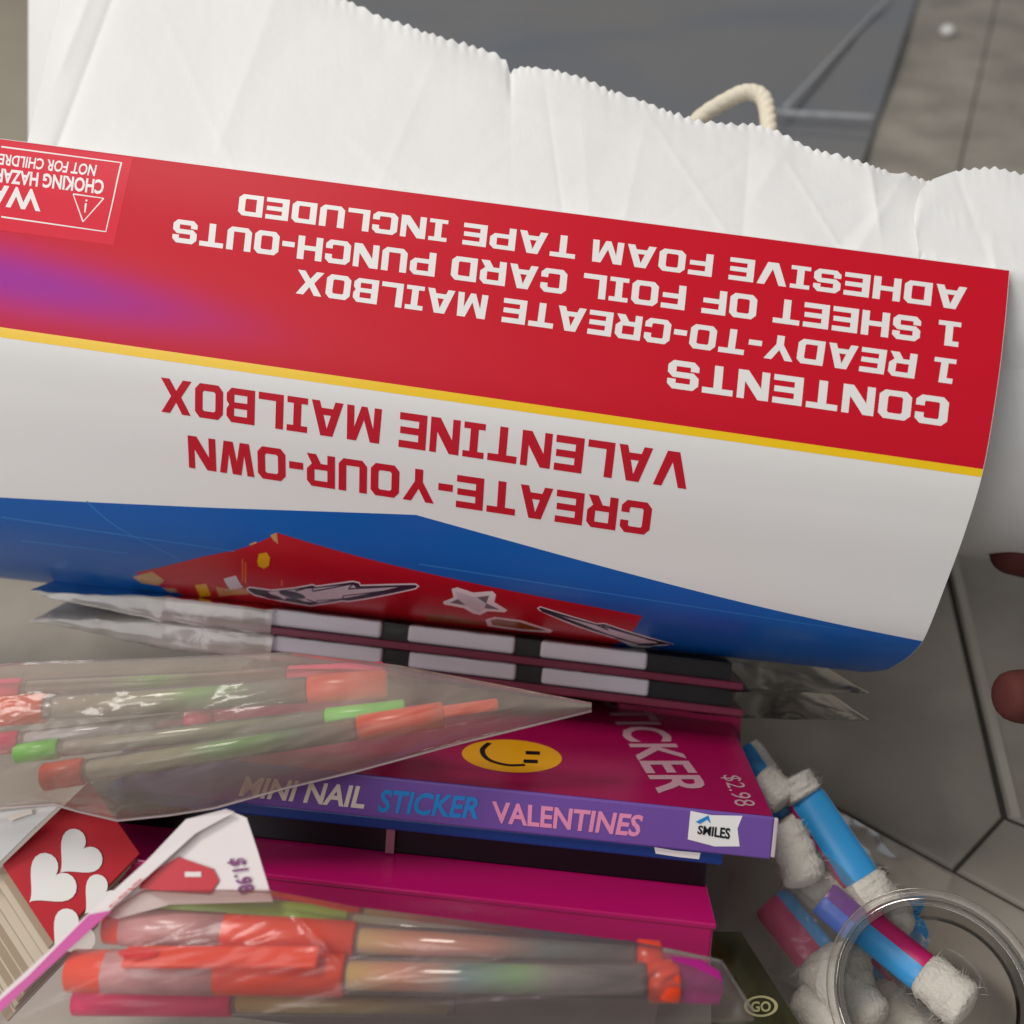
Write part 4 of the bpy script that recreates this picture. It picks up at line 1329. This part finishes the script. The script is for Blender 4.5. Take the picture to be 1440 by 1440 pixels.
# patterned cloth at top left
M_cloth = bpy.data.materials.new('patterned_cloth')
M_cloth.use_nodes = True
n, l = nt(M_cloth)
b = n['Principled BSDF']
b.inputs['Roughness'].default_value = .9
tcn = n.new('ShaderNodeTexCoord')
vo = n.new('ShaderNodeTexVoronoi')
vo.inputs['Scale'].default_value = 9
l.new(tcn.outputs['Object'], vo.inputs['Vector'])
cr = n.new('ShaderNodeValToRGB')
cr.color_ramp.elements[0].position = .16
cr.color_ramp.elements[0].color = lin((92, 104, 118))
cr.color_ramp.elements[1].position = .24
cr.color_ramp.elements[1].color = lin((158, 150, 134))
l.new(vo.outputs['Distance'], cr.inputs[0])
l.new(cr.outputs[0], b.inputs['Base Color'])
cl = thing('patterned_cloth', G(20, 100), 'beige cloth with small blue marks lying at the far left behind the bag', 'cloth')
def clf(s, t):
    A, B, Cq, Dq = G(-300, -20).xy, G(190, -20).xy, G(120, 320).xy, G(-260, 330).xy
    p = A.lerp(B, s).lerp(Dq.lerp(Cq, s), t)
    return Vector((p.x, p.y, .010 + .008 * noise.noise(Vector((p.x * 6, p.y * 4, 1))) + .004 * noise.noise(Vector((p.x * 20, p.y * 14, 5)))))
v, f = grid(clf, 60, 50)
solid(mesh('cloth_surface', v, f, M_cloth, cl, True), .002, -1)
# white button lying on the tile
bt = thing('white_pebble', G(1330, 52), 'tiny round white bead lying on the tile at the top right', 'bead')
v, f = [], []
bm = bmesh.new()
bmesh.ops.create_uvsphere(bm, u_segments=16, v_segments=10, radius=.008)
v = [G(1330, 52) + Vector((q.co.x, q.co.y, q.co.z * .8 + .0064)) for q in bm.verts]
f = [tuple(q.index for q in fc.verts) for fc in bm.faces]
bm.free()
mesh('bead_body', v, f, M_white_ink, bt, True)

# ------------------------------------------------------------------ hand holding the bag from the right
M_skin = mat('skin', (90, 46, 42), .75, .2, .08, 120, .15, 500, sss=.15)  # skin colour darkened to carry the shade the fingers sit in
M_nail = mat('finger_nail', (176, 118, 108), .3)
def hand():
    V, E, Rd = [], [], []
    def add(p, r, prev=None):
        V.append(p)
        Rd.append(r)
        if prev is not None: E.append((prev, len(V) - 1))
        return len(V) - 1
    root = add(W(1690, 900, .335), .020)
    wr = add(W(1830, 930, .340), .021, root)
    fa = add(W(2050, 990, .350), .026, wr)
    add(W(2350, 1080, .37), .032, fa)
    k = add(W(1610, 850, .340), .017, root)
    def finger(start, pts):
        q = start
        for x, y, z, r in pts: q = add(W(x, y, z), r, q)
    finger(k, [(1560, 815, .343, .0100), (1490, 790, .342, .0088), (1425, 778, .338, .0080), (1400, 775, .336, .0070)])
    k2 = add(W(1620, 890, .345), .016, root)
    finger(k2, [(1570, 868, .352, .0098), (1520, 860, .358, .0088), (1485, 866, .366, .0078), (1472, 872, .370, .0068)])
    k3 = add(W(1640, 925, .345), .015, root)
    finger(k3, [(1590, 915, .352, .0094), (1545, 912, .358, .0085), (1505, 916, .366, .0076), (1490, 922, .370, .0066)])
    k4 = add(W(1660, 960, .340), .014, root)
    finger(k4, [(1615, 968, .345, .0085), (1570, 972, .352, .0076), (1535, 980, .358, .0068), (1520, 986, .361, .0060)])
    k5 = add(W(1640, 960, .318), .014, root)
    finger(k5, [(1570, 985, .306, .0104), (1490, 982, .299, .0094), (1425, 979, .296, .0086), (1404, 979, .2955, .0072)])
    return V, E, Rd
V, E, Rd = hand()
root = thing('person', W(2050, 990, .35), 'hand reaching in from the right edge, fingers under the white paper bag', 'person')
me = bpy.data.meshes.new('hand')
me.from_pydata([tuple(p - LOC[root]) for p in V], E, [])
me.materials.append(M_skin)
ho = bpy.data.objects.new('hand', me)
COL.objects.link(ho)
ho.parent = root
md = ho.modifiers.new('skin', 'SKIN')
md.use_smooth_shade = True
for i, r in enumerate(Rd):
    me.skin_vertices[0].data[i].radius = (r, r)
    me.skin_vertices[0].data[i].use_root = (i == 0)
sb = ho.modifiers.new('sub', 'SUBSURF')
sb.levels = 2
sb.render_levels = 2
